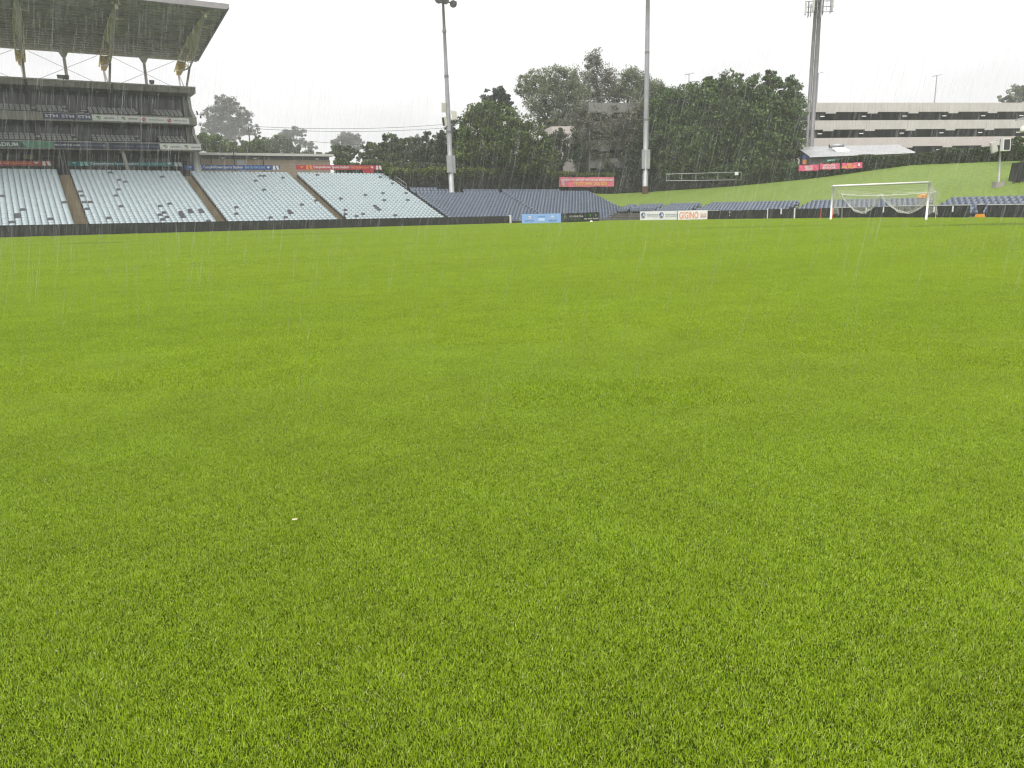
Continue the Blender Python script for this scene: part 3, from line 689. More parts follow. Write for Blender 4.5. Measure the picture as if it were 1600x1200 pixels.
for k, (a, b) in enumerate(allb):
    g = 'black boards along the goal line'
    lab = BLABEL.get(k) or ('plain black board left of the goal, %s from the orange lettered sign' % nth(k) if k < 10 else 'plain black board behind the goal net, %s from the left post' % nth(k - 10) if k < 16 else 'plain black board right of the right goal post' if k < 18 else 'plain black board, %s right of the gap with the orange foot' % nth(k - 18))
    r, ln = black_board(a, b, lab, g if k not in BLABEL else None, k in (0, 10, 13, 14, 15, 16, 17) or k >= 18, k)
    if k in (5, 6, 7): mb = MB(); mb.box(-.09, .05, -.02, .0, .0 if k != 6 else .45, .98); mb.build('white_strip', M_WHITE, r)
    if k in (2, 12): mb = MB(); mb.box(-.06, .02, -.02, 0, .62, .80); mb.box(-.06, .02, -.02, 0, .36, .46); mb.build('white_mark', M_WHITE, r)
    if k in (12, 13, 16, 17): mb = MB(); mb.box(-.05, .06, -.02, 0, .45, .88); mb.build('white_mark', M_WHITE, r)
    if k == 9: mb = MB(); mb.box(-.03, .03, -.03, 0, .0, .98); mb.build('red_cord', M_ORANGERED, r)
    if k in (1, 3, 7, 8): mb = MB(); mb.box(.05, ln - .05, -.004, -.001, .05, .07); mb.build('hem_tape', M_BRACKET, r)
# orange padded post beside the left goal post
p = W(60.9, t_at(1306), -.2); mb = MB(); mb.tube([(0, 0, 0), (0, 0, .1), (0, 0, .85), (0, 0, .9)], [.10, .12, .12, .08], 10)
tag(mb.build('padded_post', M_ORANGERED, None, p), 'short orange red padded post just inside the left goal post', 'post')
# black object on an orange base in the gap
p = W(61.9, t_at(1526.5), -.14); r = thing('bollard', 'black stand with white cap on an orange foot in the gap between black boards', 'bollard', p, ROT_B)
mb = MB(); mb.extr([(-.30, 0), (.30, 0), (.22, .26), (-.22, .26)], 'y', -.2, .2); mb.build('foot', M_ORANGE, r)
mb = MB(); mb.extr([(-.11, .24), (.11, .24), (.14, .55), (.26, .72), (.26, .96), (-.26, .96), (-.26, .72), (-.16, .55)], 'y', -.14, .14); mb.build('body', M_BRACKET, r)
mb = MB(); mb.box(-.24, .22, -.16, .16, .96, 1.01); mb.build('cap', M_WHITE, r)
# bin with orange lid behind the goal
p = W(66.6, to_st(on_s(1443, 303, 66.6))[1], .45); r = thing('wheelie_bin', 'grey bin with orange lid behind the right goal post, above the low seats', 'bin', p, ROT_B)
mb = MB(); mb.extr([(-.24, 0), (.24, 0), (.30, .95), (-.30, .95)], 'y', -.3, .3); mb.build('body', M_STEEL, r)
mb = MB(); mb.hexa([(-.32, -.36, .95), (.32, -.36, .95), (.32, .34, .95), (-.32, .34, .95), (-.26, -.30, 1.18), (.32, -.30, 1.20), (.32, .3, 1.30), (-.24, .3, 1.28)]); mb.build('lid', M_ORANGE, r)
mb = MB(); disc(mb, .17, 1.10, .06, -.345, 0, 10); mb.build('lid_hole', M_BRACKET, r)

# ------------------------------------------------------------------ GOAL
GS, GT0, GT1 = 51.64, 29.7, 37.02
r = thing('football_goal', 'white football goal with its net tied up in two swags', 'goal', W(GS, GT1, 0), ROT_B)
GW = GT1 - GT0
for x in (0.0, GW):
    mb = MB(); mb.tube([(x, 0, -.05), (x, 0, 2.5)], .068, 12); mb.build('goal_post', M_WHITE, r, smooth=True)
mb = MB(); mb.tube([(-.06, 0, 2.44), (GW + .06, 0, 2.44)], .068, 12); mb.build('crossbar', M_WHITE, r, smooth=True)
BACK = 1.1
def rope_z(u): return 1.80 - .16 * math.sin(math.pi * u) ** 1.0 + (0.02 if u > .5 else 0)
mb = MB(); mb.tube([(u * GW, BACK, rope_z(u)) for u in np.linspace(0, 1, 24)], .026, 6); mb.build('net_rope', M_NET, r)
def net_sheet(name, f, nu, nv, rad=.0065):
    """cords of a net whose surface is f(u, v)"""
    g = [[Vector(f(i / nu, j / nv)) for i in range(nu + 1)] for j in range(nv + 1)]
    V, Q = [], []
    def strand(a, b):
        d = b - a
        if d.length < 1e-5: return
        n1 = d.cross(Vector((0.3, 1, .2))).normalized() * rad; n2 = d.cross(n1).normalized() * rad
        k = len(V); ring = (n1, -n1 * .5 + n2 * .87, -n1 * .5 - n2 * .87)
        V.extend([a + q for q in ring] + [b + q for q in ring])
        Q.extend([(k, k + 1, k + 4, k + 3), (k + 1, k + 2, k + 5, k + 4), (k + 2, k, k + 3, k + 5)])
    for j in range(nv + 1):
        for i in range(nu + 1):
            if i < nu: strand(g[j][i], g[j][i + 1])
            if j < nv: strand(g[j][i], g[j + 1][i])
    o = link(name, np_mesh(name, [tuple(v) for v in V], Q, M_NET), r); return o
def wob(u, v): return .03 * math.sin(u * 41 + v * 9) + .02 * math.sin(u * 17 - v * 13)
net_sheet('net_top', lambda u, v: (u * GW, .05 + v * (BACK - .05), 2.42 + (rope_z(u) - 2.42) * v - .10 * math.sin(math.pi * v) + wob(u, v) * v), 64, 9)
def swag(u0, u1, dip0, depth, bunch):
    def f(u, v):
        uu = u0 + (u1 - u0) * u
        low = rope_z(uu) - dip0 - depth * math.sin(math.pi * u) ** .8
        return (uu * GW + .04 * math.sin(v * 20 + u * 30), BACK + .12 * math.sin(v * 3.1) + wob(u, v) * 1.5 + .25 * v * math.sin(math.pi * u), rope_z(uu) + (low - rope_z(uu)) * v)
    return f
net_sheet('net_swag', swag(0.0, .438, .05, 1.22, 1), 34, 16); net_sheet('net_swag', swag(.438, .975, .0, 1.30, 1), 40, 16)
# gathered hem of the swags: several cords together
mb = MB()
for (u0, u1, d0, dp) in ((0.0, .438, .05, 1.22), (.438, .975, .0, 1.30)):
    for q in range(4):
        pts = []
        for k in range(25):
            u = k / 24; f = swag(u0, u1, d0, dp, 1)(u, 1.0); pts.append((f[0], f[1] + .05 * math.sin(q * 2 + u * 9), f[2] + .035 * q + .02 * math.sin(u * 31 + q)))
        mb.tube(pts, .014, 4)
mb.build('net_hem', M_NET, r)
for x, s_ in ((0.0, 1), (GW, -1)):
    net_sheet('side_net', lambda u, v, x=x, s_=s_: (x + s_ * -.10 * u + .05 * math.sin(v * 8) * u, .05 + u * (BACK - .1), (2.38 + (1.78 - 2.38) * u) * (1 - v) + v * (.25 + .2 * math.sin(u * 3))), 9, 18)
    mb = MB(); mb.tube([(x, 0, 2.4), (x, .55, 2.15), (x, BACK, rope_z(0)), (x + .05 * s_, BACK + .1, .9), (x + .08 * s_, BACK + .15, 0)], .02, 6); mb.build('net_stanchion', M_OFFWHITE, r)

# ------------------------------------------------------------------ GRANDSTAND
gs = thing('grandstand', 'tall grey concrete grandstand with two seating balconies and dark glazing', 'grandstand', W(0, 101, 6.3), ROT_A)
GZ = -6.3                                     # local z = world z + GZ ; local x = s, local y = t - 101
def gbox(name, m, s0, s1, t0, t1, z0, z1, parent=None): mb_ = MB(); mb_.box(s0, s1, t0 - 101, t1 - 101, z0 + GZ, z1 + GZ); return mb_.build(name, m, parent or gs)
S0, S1 = -30.0, 19.75
gbox('balcony_front', M_CONC, S0, S1, 101, 101.18, 8.85, 9.68); gbox('balcony_front', M_CONC, S0, 19.6, 101, 101.18, 11.85, 12.66)
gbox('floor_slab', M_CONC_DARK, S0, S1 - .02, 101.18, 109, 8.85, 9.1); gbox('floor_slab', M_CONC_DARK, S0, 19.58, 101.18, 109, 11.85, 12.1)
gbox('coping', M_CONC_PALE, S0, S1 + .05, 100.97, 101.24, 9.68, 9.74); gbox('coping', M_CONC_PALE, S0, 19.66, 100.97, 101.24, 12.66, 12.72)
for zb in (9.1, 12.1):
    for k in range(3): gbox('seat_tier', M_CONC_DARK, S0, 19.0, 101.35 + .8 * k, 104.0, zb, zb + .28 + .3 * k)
# roof box: panels with joints every bay, and a pale cap
bays = [-30, -22, -14, -6.3, 2.7, 10.9, 18.9, 19.85]
for a, b in zip(bays[:-1], bays[1:]):
    mb = MB(); mb.hexa([(a + .02, 0, 15.42 + GZ), (b - .02, 0, 15.42 + GZ), (b - .02, 9, 15.42 + GZ), (a + .02, 9, 15.42 + GZ), (a + .02, -.16, 15.98 + GZ), (b - .02, -.16, 15.98 + GZ), (b - .02, 9, 15.98 + GZ), (a + .02, 9, 15.98 + GZ)])
    mb.build('roof_panel', M_CONC, gs)
    gbox('roof_cap', M_CONC_PALE, a + .01, b - .01, 100.76, 110, 15.98, 16.14)
for a in bays[3:6]: gbox('joint_pipe', M_FRAME, a - .09, a + .09, 100.80, 101.0, 14.9, 16.0)
# glazing: every pane and mullion
for (z0, z1, zm) in ((13.2, 15.42, 14.95), (10.2, 11.85, 11.5)):
    s = -14.0; k = 0
    while s < 18.7:
        wv = 1.12 if k % 7 else .8
        if s + wv > 18.75: wv = 18.75 - s
        gbox('window_pane', M_GLASS, s + .04, s + wv - .04, 104.02, 104.06, z0, z1)
        gbox('mullion', M_FRAME, s - .04, s + .04, 103.98, 104.12, z0, z1)
        s += wv; k += 1
    gbox('transom', M_FRAME, -14, 18.75, 103.97, 104.02, zm, zm + .07)
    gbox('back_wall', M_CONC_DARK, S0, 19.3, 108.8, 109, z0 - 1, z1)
for s in (-8, 2.75, 10.95): gbox('pier', M_FRAME, s - .22, s + .22, 103.6, 104.2, 12.9, 15.42); gbox('pier', M_FRAME, s - .2, s + .2, 103.7, 104.2, 9.9, 11.85)
for s in (-3.0, .3, 3.8, 6.4, 9.6, 12.6, 16.0):
    mb = MB(); disc(mb, s, 0, .1, 0, 0, 10); mb2 = MB(); mb2.tube([(s, 2.2, 15.30 + GZ), (s, 2.2, 15.42 + GZ)], .11, 10); mb2.build('downlight', M_OFFWHITE, gs)
# small white fittings on the balcony (tables, rails)
for (s, z) in ((5.8, 13.25), (8.0, 13.25), (7.7, 13.05), (13.3, 13.3), (15.4, 13.2)):
    gbox('balcony_table', M_WHITE, s - .28, s + .28, 103.3, 103.6, z, z + .05); gbox('table_leg', M_OFFWHITE, s - .02, s + .02, 103.42, 103.46, z - .5, z)
# end walls with a stepped silhouette
mb = MB(); mb.extr([(8, 15.42 + GZ), (2.3, 15.42 + GZ), (2.0, 13.9 + GZ), (0.2, 12.75 + GZ), (0.2, 11.85 + GZ), (8, 11.85 + GZ)], 'x', 19.25, 19.6); mb.build('end_wall', M_CONC_PALE, gs)
mb = MB(); mb.extr([(8, 11.85 + GZ), (2.5, 11.85 + GZ), (2.3, 11.0 + GZ), (0.2, 9.76 + GZ), (0.2, 8.85 + GZ), (8, 8.85 + GZ)], 'x', 19.4, 19.72); mb.build('end_wall', M_CONC_PALE, gs)
gbox('window_jamb', M_CONC_PALE, 18.75, 19.26, 103.6, 104.3, 13.0, 15.42); gbox('window_jamb', M_CONC_PALE, 18.78, 19.4, 103.8, 104.3, 10.0, 11.85)
# concourse under the lower balcony
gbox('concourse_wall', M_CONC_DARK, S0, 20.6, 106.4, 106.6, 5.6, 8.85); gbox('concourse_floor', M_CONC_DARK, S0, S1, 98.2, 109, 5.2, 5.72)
gbox('wall_band', mat('brown_cladding', (0.13, 0.105, 0.085), 0.7, 0.2, 1), 5.6, 13.0, 106.3, 106.4, 7.1, 7.95)
gbox('kiosk_window', M_GLASS, 13.3, 17.2, 106.3, 106.4, 7.2, 8.3); gbox('kiosk_frame', mat('green_grey_frame', (0.10, 0.17, 0.16), .5), 13.2, 17.3, 106.26, 106.31, 8.3, 8.38)
gbox('kiosk_frame', mat('green_grey_frame', (0.10, 0.17, 0.16), .5), 17.2, 17.5, 106.26, 106.4, 6.9, 8.4)
for s in (-6.2, 1.2, 4.4): gbox('doorway', M_FRAME, s, s + 1.2, 106.3, 106.4, 5.72, 8.2)
gbox('lit_sign_box', mat('yellowed_sign', (0.30, 0.25, 0.11), .5), 1.45, 2.4, 105.2, 105.5, 8.05, 8.55); gbox('screen', M_GLASS, -.1, 1.1, 105.6, 105.7, 8.0, 8.7)
gbox('cable_tray', M_STEEL_DK, 3.2, 5.2, 104.8, 105.1, 8.3, 8.42)
mb = MB(); mb.tube([(11.2, .6, 8.85 + GZ), (11.75, .9, 5.8 + GZ)], .2, 10); mb.build('raking_column', M_CONC_PALE, gs)
for s in (4.9, 5.25): mb = MB(); mb.tube([(s, .2, 8.85 + GZ), (s + .1, .1, 5.7 + GZ)], .05, 6); mb.build('pipe', M_STEEL_DK, gs)
mb = MB(); mb.tube([(19.15, .5, 8.85 + GZ), (19.15, .5, 5.6 + GZ)], [.36, .42], 14); mb.build('round_column', M_CONC_PALE, gs, smooth=True)
gbox('electrical_cabinet', M_BROWN, 18.0, 18.7, 103.8, 104.2, 6.2, 7.9); gbox('cabinet_door', M_FRAME, 17.2, 17.9, 105.6, 105.8, 5.8, 8.2)
# rooftop fittings
for s, w_, label in ((6.3, 1.1, 'grey box shaped floodlight on the grandstand roof edge, left'), (15.2, .45, 'small dark floodlight on the grandstand roof edge, right')):
    r = thing('roof_floodlight', label, 'floodlight', W(s, 101.3, 16.14), ROT_A)
    mb = MB(); mb.box(-.06, .06, -.06, .06, 0, .2); mb.build('bracket', M_FRAME, r)
    mb = MB(); mb.hexa([(-w_ / 2, -.2, .15), (w_ / 2, -.2, .15), (w_ / 2, .2, .15), (-w_ / 2, .2, .15), (-w_ / 2 - .05, -.3, .5), (w_ / 2 + .05, -.3, .5), (w_ / 2, .2, .5), (-w_ / 2, .2, .5)]); mb.build('housing', M_STEEL_DK, r)
r = thing('security_cameras', 'thin rod with small dark cameras reaching out from the grandstand end wall', 'cameras', W(19.6, 101.6, 13.1), ROT_A)
mb = MB(); mb.tube([(0, 0, 0), (.95, 0, 0)], .025, 6); mb.build('rod', M_FRAME, r)
mb = MB(); mb.tube([(.3, 0, .02), (.22, 0, .42)], .09, 8); mb.build('camera', M_BLUETXT, r)
mb = MB(); mb.tube([(.62, 0, -.05), (.62, 0, -.38)], [.05, .12], 8); mb.build('camera', M_FRAME, r)

# balcony seats
sm_ = MB(); sm_.extr([(-.19, .53), (.19, .53), (.20, .68), (.15, .74), (-.15, .74), (-.20, .68)], 'y', .06, .10); sm_.box(-.17, .17, -.05, .0, .16, .44, 1); sm_.box(-.05, .05, .04, .07, .0, .55, 1); gseat = sm_.mesh('balcony_chair', [M_GREYSEAT, M_FRAME])
GAPS = {0: [(6.2, 8.4), (13.5, 15.3)], 1: [(6.6, 8.6), (13.3, 15.4)]}
for li, (zb, nm) in enumerate(((12.1, 'upper'), (9.1, 'lower'))):
    for k in range(3):
        s = -1.4; cnt_ = -1
        while s < 18.6:
            if not any(a - .3 * k * (k < 2) < s < b for a, b in GAPS[li]) and not (3.0 < s < 3.4 and k != 1):
                o = link('balcony_chair', gseat, None, W(s, 101.75 + .8 * k, zb + .28 + .3 * k), ROT_A); cnt_ += 1
                tag(o, 'small grey seat on the %s balcony, %s row, %s from the left' % (nm, nth(k), nth(cnt_)), 'balcony seat', 'grey seats on the %s balcony' % nm)
            s += .5

# banners on the balcony fronts (hung things)
def hung(name, label, s0, s1, z0, z1, m, t=101.0, cat='banner'):
    r_ = thing(name, label, cat, W(s0, t - .07, z0), ROT_A)
    mb_ = MB(); mb_.box(0, s1 - s0, 0, .05, 0, z1 - z0); mb_.build('panel', m, r_)
    return r_, s1 - s0, z1 - z0
for k in range(3):
    r, w_, h = hung('stm_banner', ['dark blue banner with white capitals, leftmost of three on the upper balcony', 'dark blue banner with white capitals, middle of three on the upper balcony', 'dark blue banner with white capitals, next to the white banners'][k], 3.83 + 1.565 * k, 3.83 + 1.565 * (k + 1) - .02, 12.04, 12.66, M_STMBLUE)
    lettering('STM', .18, w_ - .14, .15, .47, M_PALETXT, r, -.012)
for k, (a, b) in enumerate(((8.55, 11.1), (11.12, 13.45))):
    r, w_, h = hung('logo_banner', ['white banner with green swirl logo beside the dark blue banners', 'white banner with green swirl logo beside the red dot banners'][k], a, b, 11.99, 12.62, M_WHITE)
    p_logo(r, .26 * w_, .32, .19, M_LOGOGREEN, -.012); lettering('pennytel', .48 * w_, .86 * w_, .2, .42, M_BLACKTXT, r, -.012)
for k, (a, b) in enumerate(((13.47, 16.2), (16.22, 18.72))):
    r, w_, h = hung('logo_banner', ['white banner with red round logo, left one on the upper balcony', 'white banner with red round logo at the right end of the upper balcony'][k], a, b, 11.96, 12.58, M_WHITE)
    mb = MB(); disc(mb, .13 * w_, .31, .22, -.012, 0, 18); mb.build('logo', M_LOGORED, r)
    mb = MB(); mb.quad((.13 * w_ - .16, -.016, .40), (.13 * w_ - .10, -.016, .44), (.13 * w_ + .16, -.016, .22), (.13 * w_ + .10, -.016, .18)); mb.build('logo_stroke', M_PALETXT, r)
    lettering('MARSDEN LEGAL', .33 * w_, .92 * w_, .24, .38, M_GREYTXT, r, -.012)
r, w_, h = hung('stadium_banner', 'dark green banner with pale stadium name on the lower balcony', -9.6, 4.4, 8.97, 9.64, M_GREENBAN)
mb = MB(); mb.add([(11.5, -.01, 0), (14, -.01, 0), (14, -.01, .67), (10.9, -.01, .67)], [(0, 1, 2, 3)]); mb.build('light_panel', M_GREENLT, r)
lettering('CAMPBELLTOWN SPORTS STADIUM', .6, 10.7, .12, .52, M_PALETXT, r, -.012)
mb = MB()
for k in range(4): mb.quad((12.3, -.014, .12 + .12 * k), (13.5, -.014, .12 + .12 * k), (13.5, -.014, .15 + .12 * k), (12.3, -.014, .15 + .12 * k))
mb.build('print_lines', M_GREENBAN, r)
r, w_, h = hung('navy_banner', 'navy banner with bright white slogan next to the green banner', 4.42, 9.55, 8.97, 9.62, M_NAVY)
lettering('RECLAIM THE GAME', .08, 2.55, .28, .43, M_PALETXT, r, -.012); lettering('WESTERN SYDNEY UNI LEAGUES', 2.62, 4.75, .28, .42, M_GREYTXT, r, -.012)
mb = MB(); mb.quad((4.8, -.012, .2), (5.02, -.012, .2), (5.02, -.012, .48), (4.8, -.012, .48)); mb.build('crest', M_GREYTXT, r)
r, w_, h = hung('navy_banner', 'navy banner with faint lettering between slogan and white logo banner', 9.85, 15.15, 8.97, 9.62, M_NAVY)
lettering('Community Rugby League', .5, 2.5, .22, .42, M_GREYTXT, r, -.012); lettering('WESTERN SYDNEY UNI LEAGUES', 2.9, 5.15, .24, .40, M_GREYTXT, r, -.012)
mb = MB(); mb.box(9.56 - 9.56, .26, 0, .04, 0, .62); tag(mb.build('dark_plate', M_STEEL_DK, None, W(9.57, 100.94, 8.98), ROT_A), 'grey plate between the two navy banners on the lower balcony', 'plate')
for k, (a, b) in enumerate(((15.17, 17.5), (17.52, 19.74))):
    r, w_, h = hung('logo_banner', ['white banner with green swirl logo on the lower balcony beside the navy banner', 'white banner with green swirl logo at the right end of the lower balcony'][k], a, b, 9.0, 9.66, M_WHITE)
    p_logo(r, .27 * w_, .33, .2, M_LOGOGREEN, -.012); lettering('pennytel', .50 * w_, .95 * w_, .2, .42, M_BLACKTXT, r, -.012)

# stadium banners at the top of the seat blocks
def stadium_banner(label, s0, s1, z0, z1, m, m_lt, m_txt2):
    r_, w_, h_ = hung('stadium_banner', label, s0, s1, z0, z1, m, 103 if s0 < 20 else 100.4)
    u = w_ / 12.2
    for sx, mm in ((0.7, m_lt), (w_ - 1.5, M_PALETXT)):
        mb_ = MB(); mb_.add([(sx - .25, -.01, .42), (sx + .25, -.01, .42), (sx + .02, -.01, .16)], [(0, 2, 1)])
        for d in (.55, .98): mb_.quad((sx + d + (.0 if d < .9 else .12), -.01, .02), (sx + d + .36 + (.0 if d < .9 else .06), -.01, .02), (sx + d + .30, -.01, h_ - .04), (sx + d + .06 - (0 if d < .9 else .08), -.01, h_ - .04))
        mb_.build('emblem', mm, r_)
    lettering('Campbelltown Sports Stadium', .19 * w_, .60 * w_, .08, h_ - .08, M_PALETXT, r_, -.012)
    lettering('Get Up Get Loud', .62 * w_, .83 * w_, .08, h_ - .08, m_txt2, r_, -.012)
    for k in range(8):
        mb_ = MB(); mb_.box(-.03, .03, .06, .12, -1.0, .0); mb_.build('support_post', M_STEEL, r_, ((k + .5) * w_ / 8, 0, 0))
    return r_
stadium_banner('orange and red banner with pale lettering above the leftmost pale seats', -8.0, 4.05, 7.2, 7.72, M_REDDK, M_PALETXT, M_ORANGE_LT)
stadium_banner('teal banner with white lettering above the second pale seat block', 5.55, 17.8, 7.2, 7.71, M_TEAL, M_TEAL_LT, M_TEAL_LT)
def Tz(px, py, t): q = on_t(px, py, t); return to_st(q)[0], q.z
a0, b0 = Tz(294, 263.5, 100.4), Tz(446, 256.5, 100.4); stadium_banner('blue banner with white lettering above the third pale seat block', a0[0], b0[0], a0[1], b0[1], M_BLUEBAN, M_BLUE_LT, M_BLUE_LT)
a0, b0 = Tz(463, 265, 100.4), Tz(597, 258.5, 100.4); stadium_banner('red banner with white and orange lettering above the fourth pale seat block', a0[0], b0[0], a0[1], b0[1], M_RED, M_ORANGE_LT, M_ORANGE_LT)
p = on_t(567, 267, 99.6); mb = MB(); mb.box(0, 1.6, 0, .04, -.25, .1); tag(mb.build('fallen_flag', M_RED, None, p, ROT_A), 'small red cloth hanging below the red banner', 'cloth')

# big cantilever roof
rf = thing('cantilever_roof', 'large dark sheeted cantilever roof with yellow trusses over the grandstand', 'roof', W(0, 104, 16.14), ROT_A)
RZ = -16.14
def rz(t): return 21.98 + (t - 87) * (19.81 - 21.98) / 17.0
X0, X1 = -32.0, 21.0
# individual roof sheets, joints along the slope
xs = list(np.linspace(X0, X1, 23))
for a, b in zip(xs[:-1], xs[1:]):
    mb = MB(); mb.hexa([(a + .012, -17, rz(87) + RZ), (b - .012, -17, rz(87) + RZ), (b - .012, 0, rz(104) + RZ), (a + .012, 0, rz(104) + RZ),
                        (a + .012, -17, rz(87) + .12 + RZ), (b - .012, -17, rz(87) + .12 + RZ), (b - .012, 0, rz(104) + .12 + RZ), (a + .012, 0, rz(104) + .12 + RZ)])
    mb.build('roof_sheet', M_ROOFUNDER, rf)
for t in np.linspace(88.0, 103.2, 20):
    mb = MB(); mb.box(X0, X1 - .1, t - 104 - .045, t - 104 + .045, rz(t) - .10 + RZ, rz(t) - .004 + RZ); mb.build('purlin', M_ROOFUNDER, rf)
for t in (91.0, 94.6, 98.0): mb = MB(); mb.tube([(X0, t - 104, rz(t) - .2 + RZ), (X1 - .2, t - 104, rz(t) - .2 + RZ)], .05, 6); mb.build('stay_pipe', M_STEEL, rf)
mb = MB(); mb.box(X0, X1, -17.32, -17.0, rz(87) - .22 + RZ, rz(87) + .30 + RZ); mb.build('front_fascia', M_ROOFEDGE, rf)
mb = MB(); mb.box(X0, X1, 0, .28, rz(104) - .30 + RZ, rz(104) + .12 + RZ); mb.build('rear_beam', M_PINKSTEEL, rf)
mb = MB(); mb.hexa([(X1, -17.3, rz(87) - .12 + RZ), (X1 + .2, -17.3, rz(87) - .12 + RZ), (X1 + .2, .28, rz(104) - .2 + RZ), (X1, .28, rz(104) - .2 + RZ), (X1, -17.3, rz(87) + .3 + RZ), (X1 + .2, -17.3, rz(87) + .3 + RZ), (X1 + .2, .28, rz(104) + .2 + RZ), (X1, .28, rz(104) + .2 + RZ)]); mb.build('end_fascia', M_ROOFEDGE, rf)
def P3(s, t, z): return Vector((s, t - 104, z + RZ))
TRUSS = None
def truss(sx):
    global TRUSS
    tr = link('truss', None, rf, (sx, 0, 0))
    tip = P3(0, 88.2, rz(88.2) - .25)
    up = [tip, P3(0, 92, rz(92) - .3), P3(0, 96, rz(96) - .32), P3(0, 100.3, rz(100.3) - .45), P3(0, 103.6, 19.25), P3(0, 106.3, 18.6)]
    lo = [tip + Vector((0, 0, -.15)), P3(0, 91.5, 20.35), P3(0, 94, 19.25), P3(0, 96.3, 18.5), P3(0, 99.2, 17.9)]
    if TRUSS is None:
        T_ = []
        a = MB()
        for dx in (-.42, .42): a.tube([tip] + [q + Vector((dx * min(1, i * .6), 0, 0)) for i, q in enumerate(up) if i], .085, 8)
        T_.append(a.mesh('top_chord', M_YELLOW, True))
        a = MB(); a.tube(lo, .10, 8); T_.append(a.mesh('bottom_chord', M_PINKSTEEL, True))
        a = MB()                                               # lattice webs
        nodes = [(up[2], lo[2]), (up[3], lo[3]), (up[3].lerp(up[4], .6), lo[3].lerp(lo[4], .5)), (up[4], lo[4]), (up[5], lo[4])]
        for dx in (-.42, .42):
            prev = None
            for u_, l_ in nodes:
                uu = u_ + Vector((dx, 0, 0)); a.tube([uu, l_], .035, 5)
                if prev: a.tube([prev, l_], .03, 5)
                prev = uu
        T_.append(a.mesh('web', M_YELLOW))
        a = MB()                                               # yellow mesh infill in the forward half
        for dx in (-.34, .34):
            o2 = Vector((dx, 0, 0))
            a.add([tip + o2 * .2, up[1] + o2, up[2] + o2, up[2].lerp(up[3], .55) + o2, lo[2].lerp(lo[3], .6), lo[2], lo[1]], [(0, 1, 2, 3, 4, 5, 6)])
        T_.append(a.mesh('infill_panel', M_YELLOWNET))
        a = MB(); a.hexa([up[4] + Vector((-.45, 0, -.5)), up[4] + Vector((.45, 0, -.5)), up[5] + Vector((.25, 0, -.45)), up[5] + Vector((-.25, 0, -.45)), up[4] + Vector((-.45, 0, .1)), up[4] + Vector((.45, 0, .1)), up[5] + Vector((.25, 0, .25)), up[5] + Vector((-.25, 0, .25))]); T_.append(a.mesh('gusset', M_YELLOWBR))
        a = MB(); a.tube([up[5], lo[4]], .10, 8); a.tube([up[5], P3(0, 106.0, 16.2)], .11, 8); a.tube([lo[4], P3(0, 102.3, 16.14)], .13, 8); a.tube([up[5] + Vector((0, 0, -.15)), P3(0, 103.2, 16.14)], .06, 6); T_.append(a.mesh('column', M_PINKSTEEL, True))
        a = MB(); a.box(-.42, -.2, tip.y - .15, tip.y + .15, tip.z - .1, tip.z + .12); a.box(.2, .42, tip.y - .15, tip.y + .15, tip.z - .1, tip.z + .12); a.box(-.15, .15, tip.y - .12, tip.y + .2, tip.z - .5, tip.z - .15); T_.append(a.mesh('tip_light', mat('cream_fitting', (.7, .66, .45), .5)))
        a = MB(); a.tube([P3(-.6, 91.8, rz(91.8) - .42), P3(.95, 91.8, rz(91.8) - .42)], .05, 6); T_.append(a.mesh('cross_tube', M_YELLOW))
        TRUSS = T_
    for me in TRUSS: link(me.name, me, tr)
for sx in (19.1, 10.9, 2.7, -5.5, -13.7): truss(sx)
for sx in (15.05, 6.85, -1.35):
    mb = MB(); mb.tube([(sx, .1, 0), (sx, .1, 2.9)], .17, 10); mb.extr([(sx - .2, 2.85), (sx + .2, 2.85), (sx + .5, 3.4), (sx - .5, 3.4)], 'y', -.05, .25); mb.build('roof_post', M_PINKSTEEL, rf)
    for q in (-1, 1):
        mb = MB(); mb.tube([(sx + q * 3.4, .3, 3.3), (sx - q * 2.8, .3, .4)], .022, 5); mb.build('brace_cable', M_STEEL_DK, rf)

# low block building to the right of the grandstand
lb = thing('block_building', 'low tan block building with pale flat roof behind the pale seats', 'building', W(20.2, 108, 5.5), ROT_A)
LZ = -5.5
def lbox(name, m, x0, x1, y0, y1, z0, z1): mb_ = MB(); mb_.box(x0, x1, y0, y1, z0 + LZ, z1 + LZ); return mb_.build(name, m, lb)
def brick_m():
    m = mat('tan_block_wall', (0.34, 0.275, 0.205), 0.75); t_ = m.node_tree; bt = t_.nodes.new('ShaderNodeTexBrick'); tc = t_.nodes.new('ShaderNodeTexCoord')
    mp = t_.nodes.new('ShaderNodeMapping'); mp.inputs['Rotation'].default_value = (R(90), 0, 0)
    bt.inputs['Color1'].default_value = (.33, .265, .195, 1); bt.inputs['Color2'].default_value = (.39, .315, .24, 1); bt.inputs['Mortar'].default_value = (.24, .2, .16, 1)
    bt.inputs['Scale'].default_value = 1.0; bt.inputs['Brick Width'].default_value = .4; bt.inputs['Row Height'].default_value = .2; bt.inputs['Mortar Size'].default_value = .015
    t_.links.new(tc.outputs['Object'], mp.inputs[0]); t_.links.new(mp.outputs[0], bt.inputs['Vector']); t_.links.new(bt.outputs[0], t_.nodes['Principled BSDF'].inputs['Base Color']); return m
M_BLOCK = brick_m()
lbox('wall', M_BLOCK, -2.2, 17.9, .05, 6, 5.5, 8.42)
for k in range(9):
    lbox('window_pane', M_GLASS, k * 1.99 + .06, k * 1.99 + 1.93, .12, .16, 8.42, 8.86); lbox('window_post', M_FRAME, k * 1.99 - .05, k * 1.99 + .05, .05, .2, 8.42, 8.86)
lbox('wall_back', M_FRAME, -2.2, 17.9, 1.2, 1.3, 8.42, 8.86)
lbox('roof', M_OFFWHITE, -2.4, 18.3, -.5, 6.4, 8.88, 9.2)
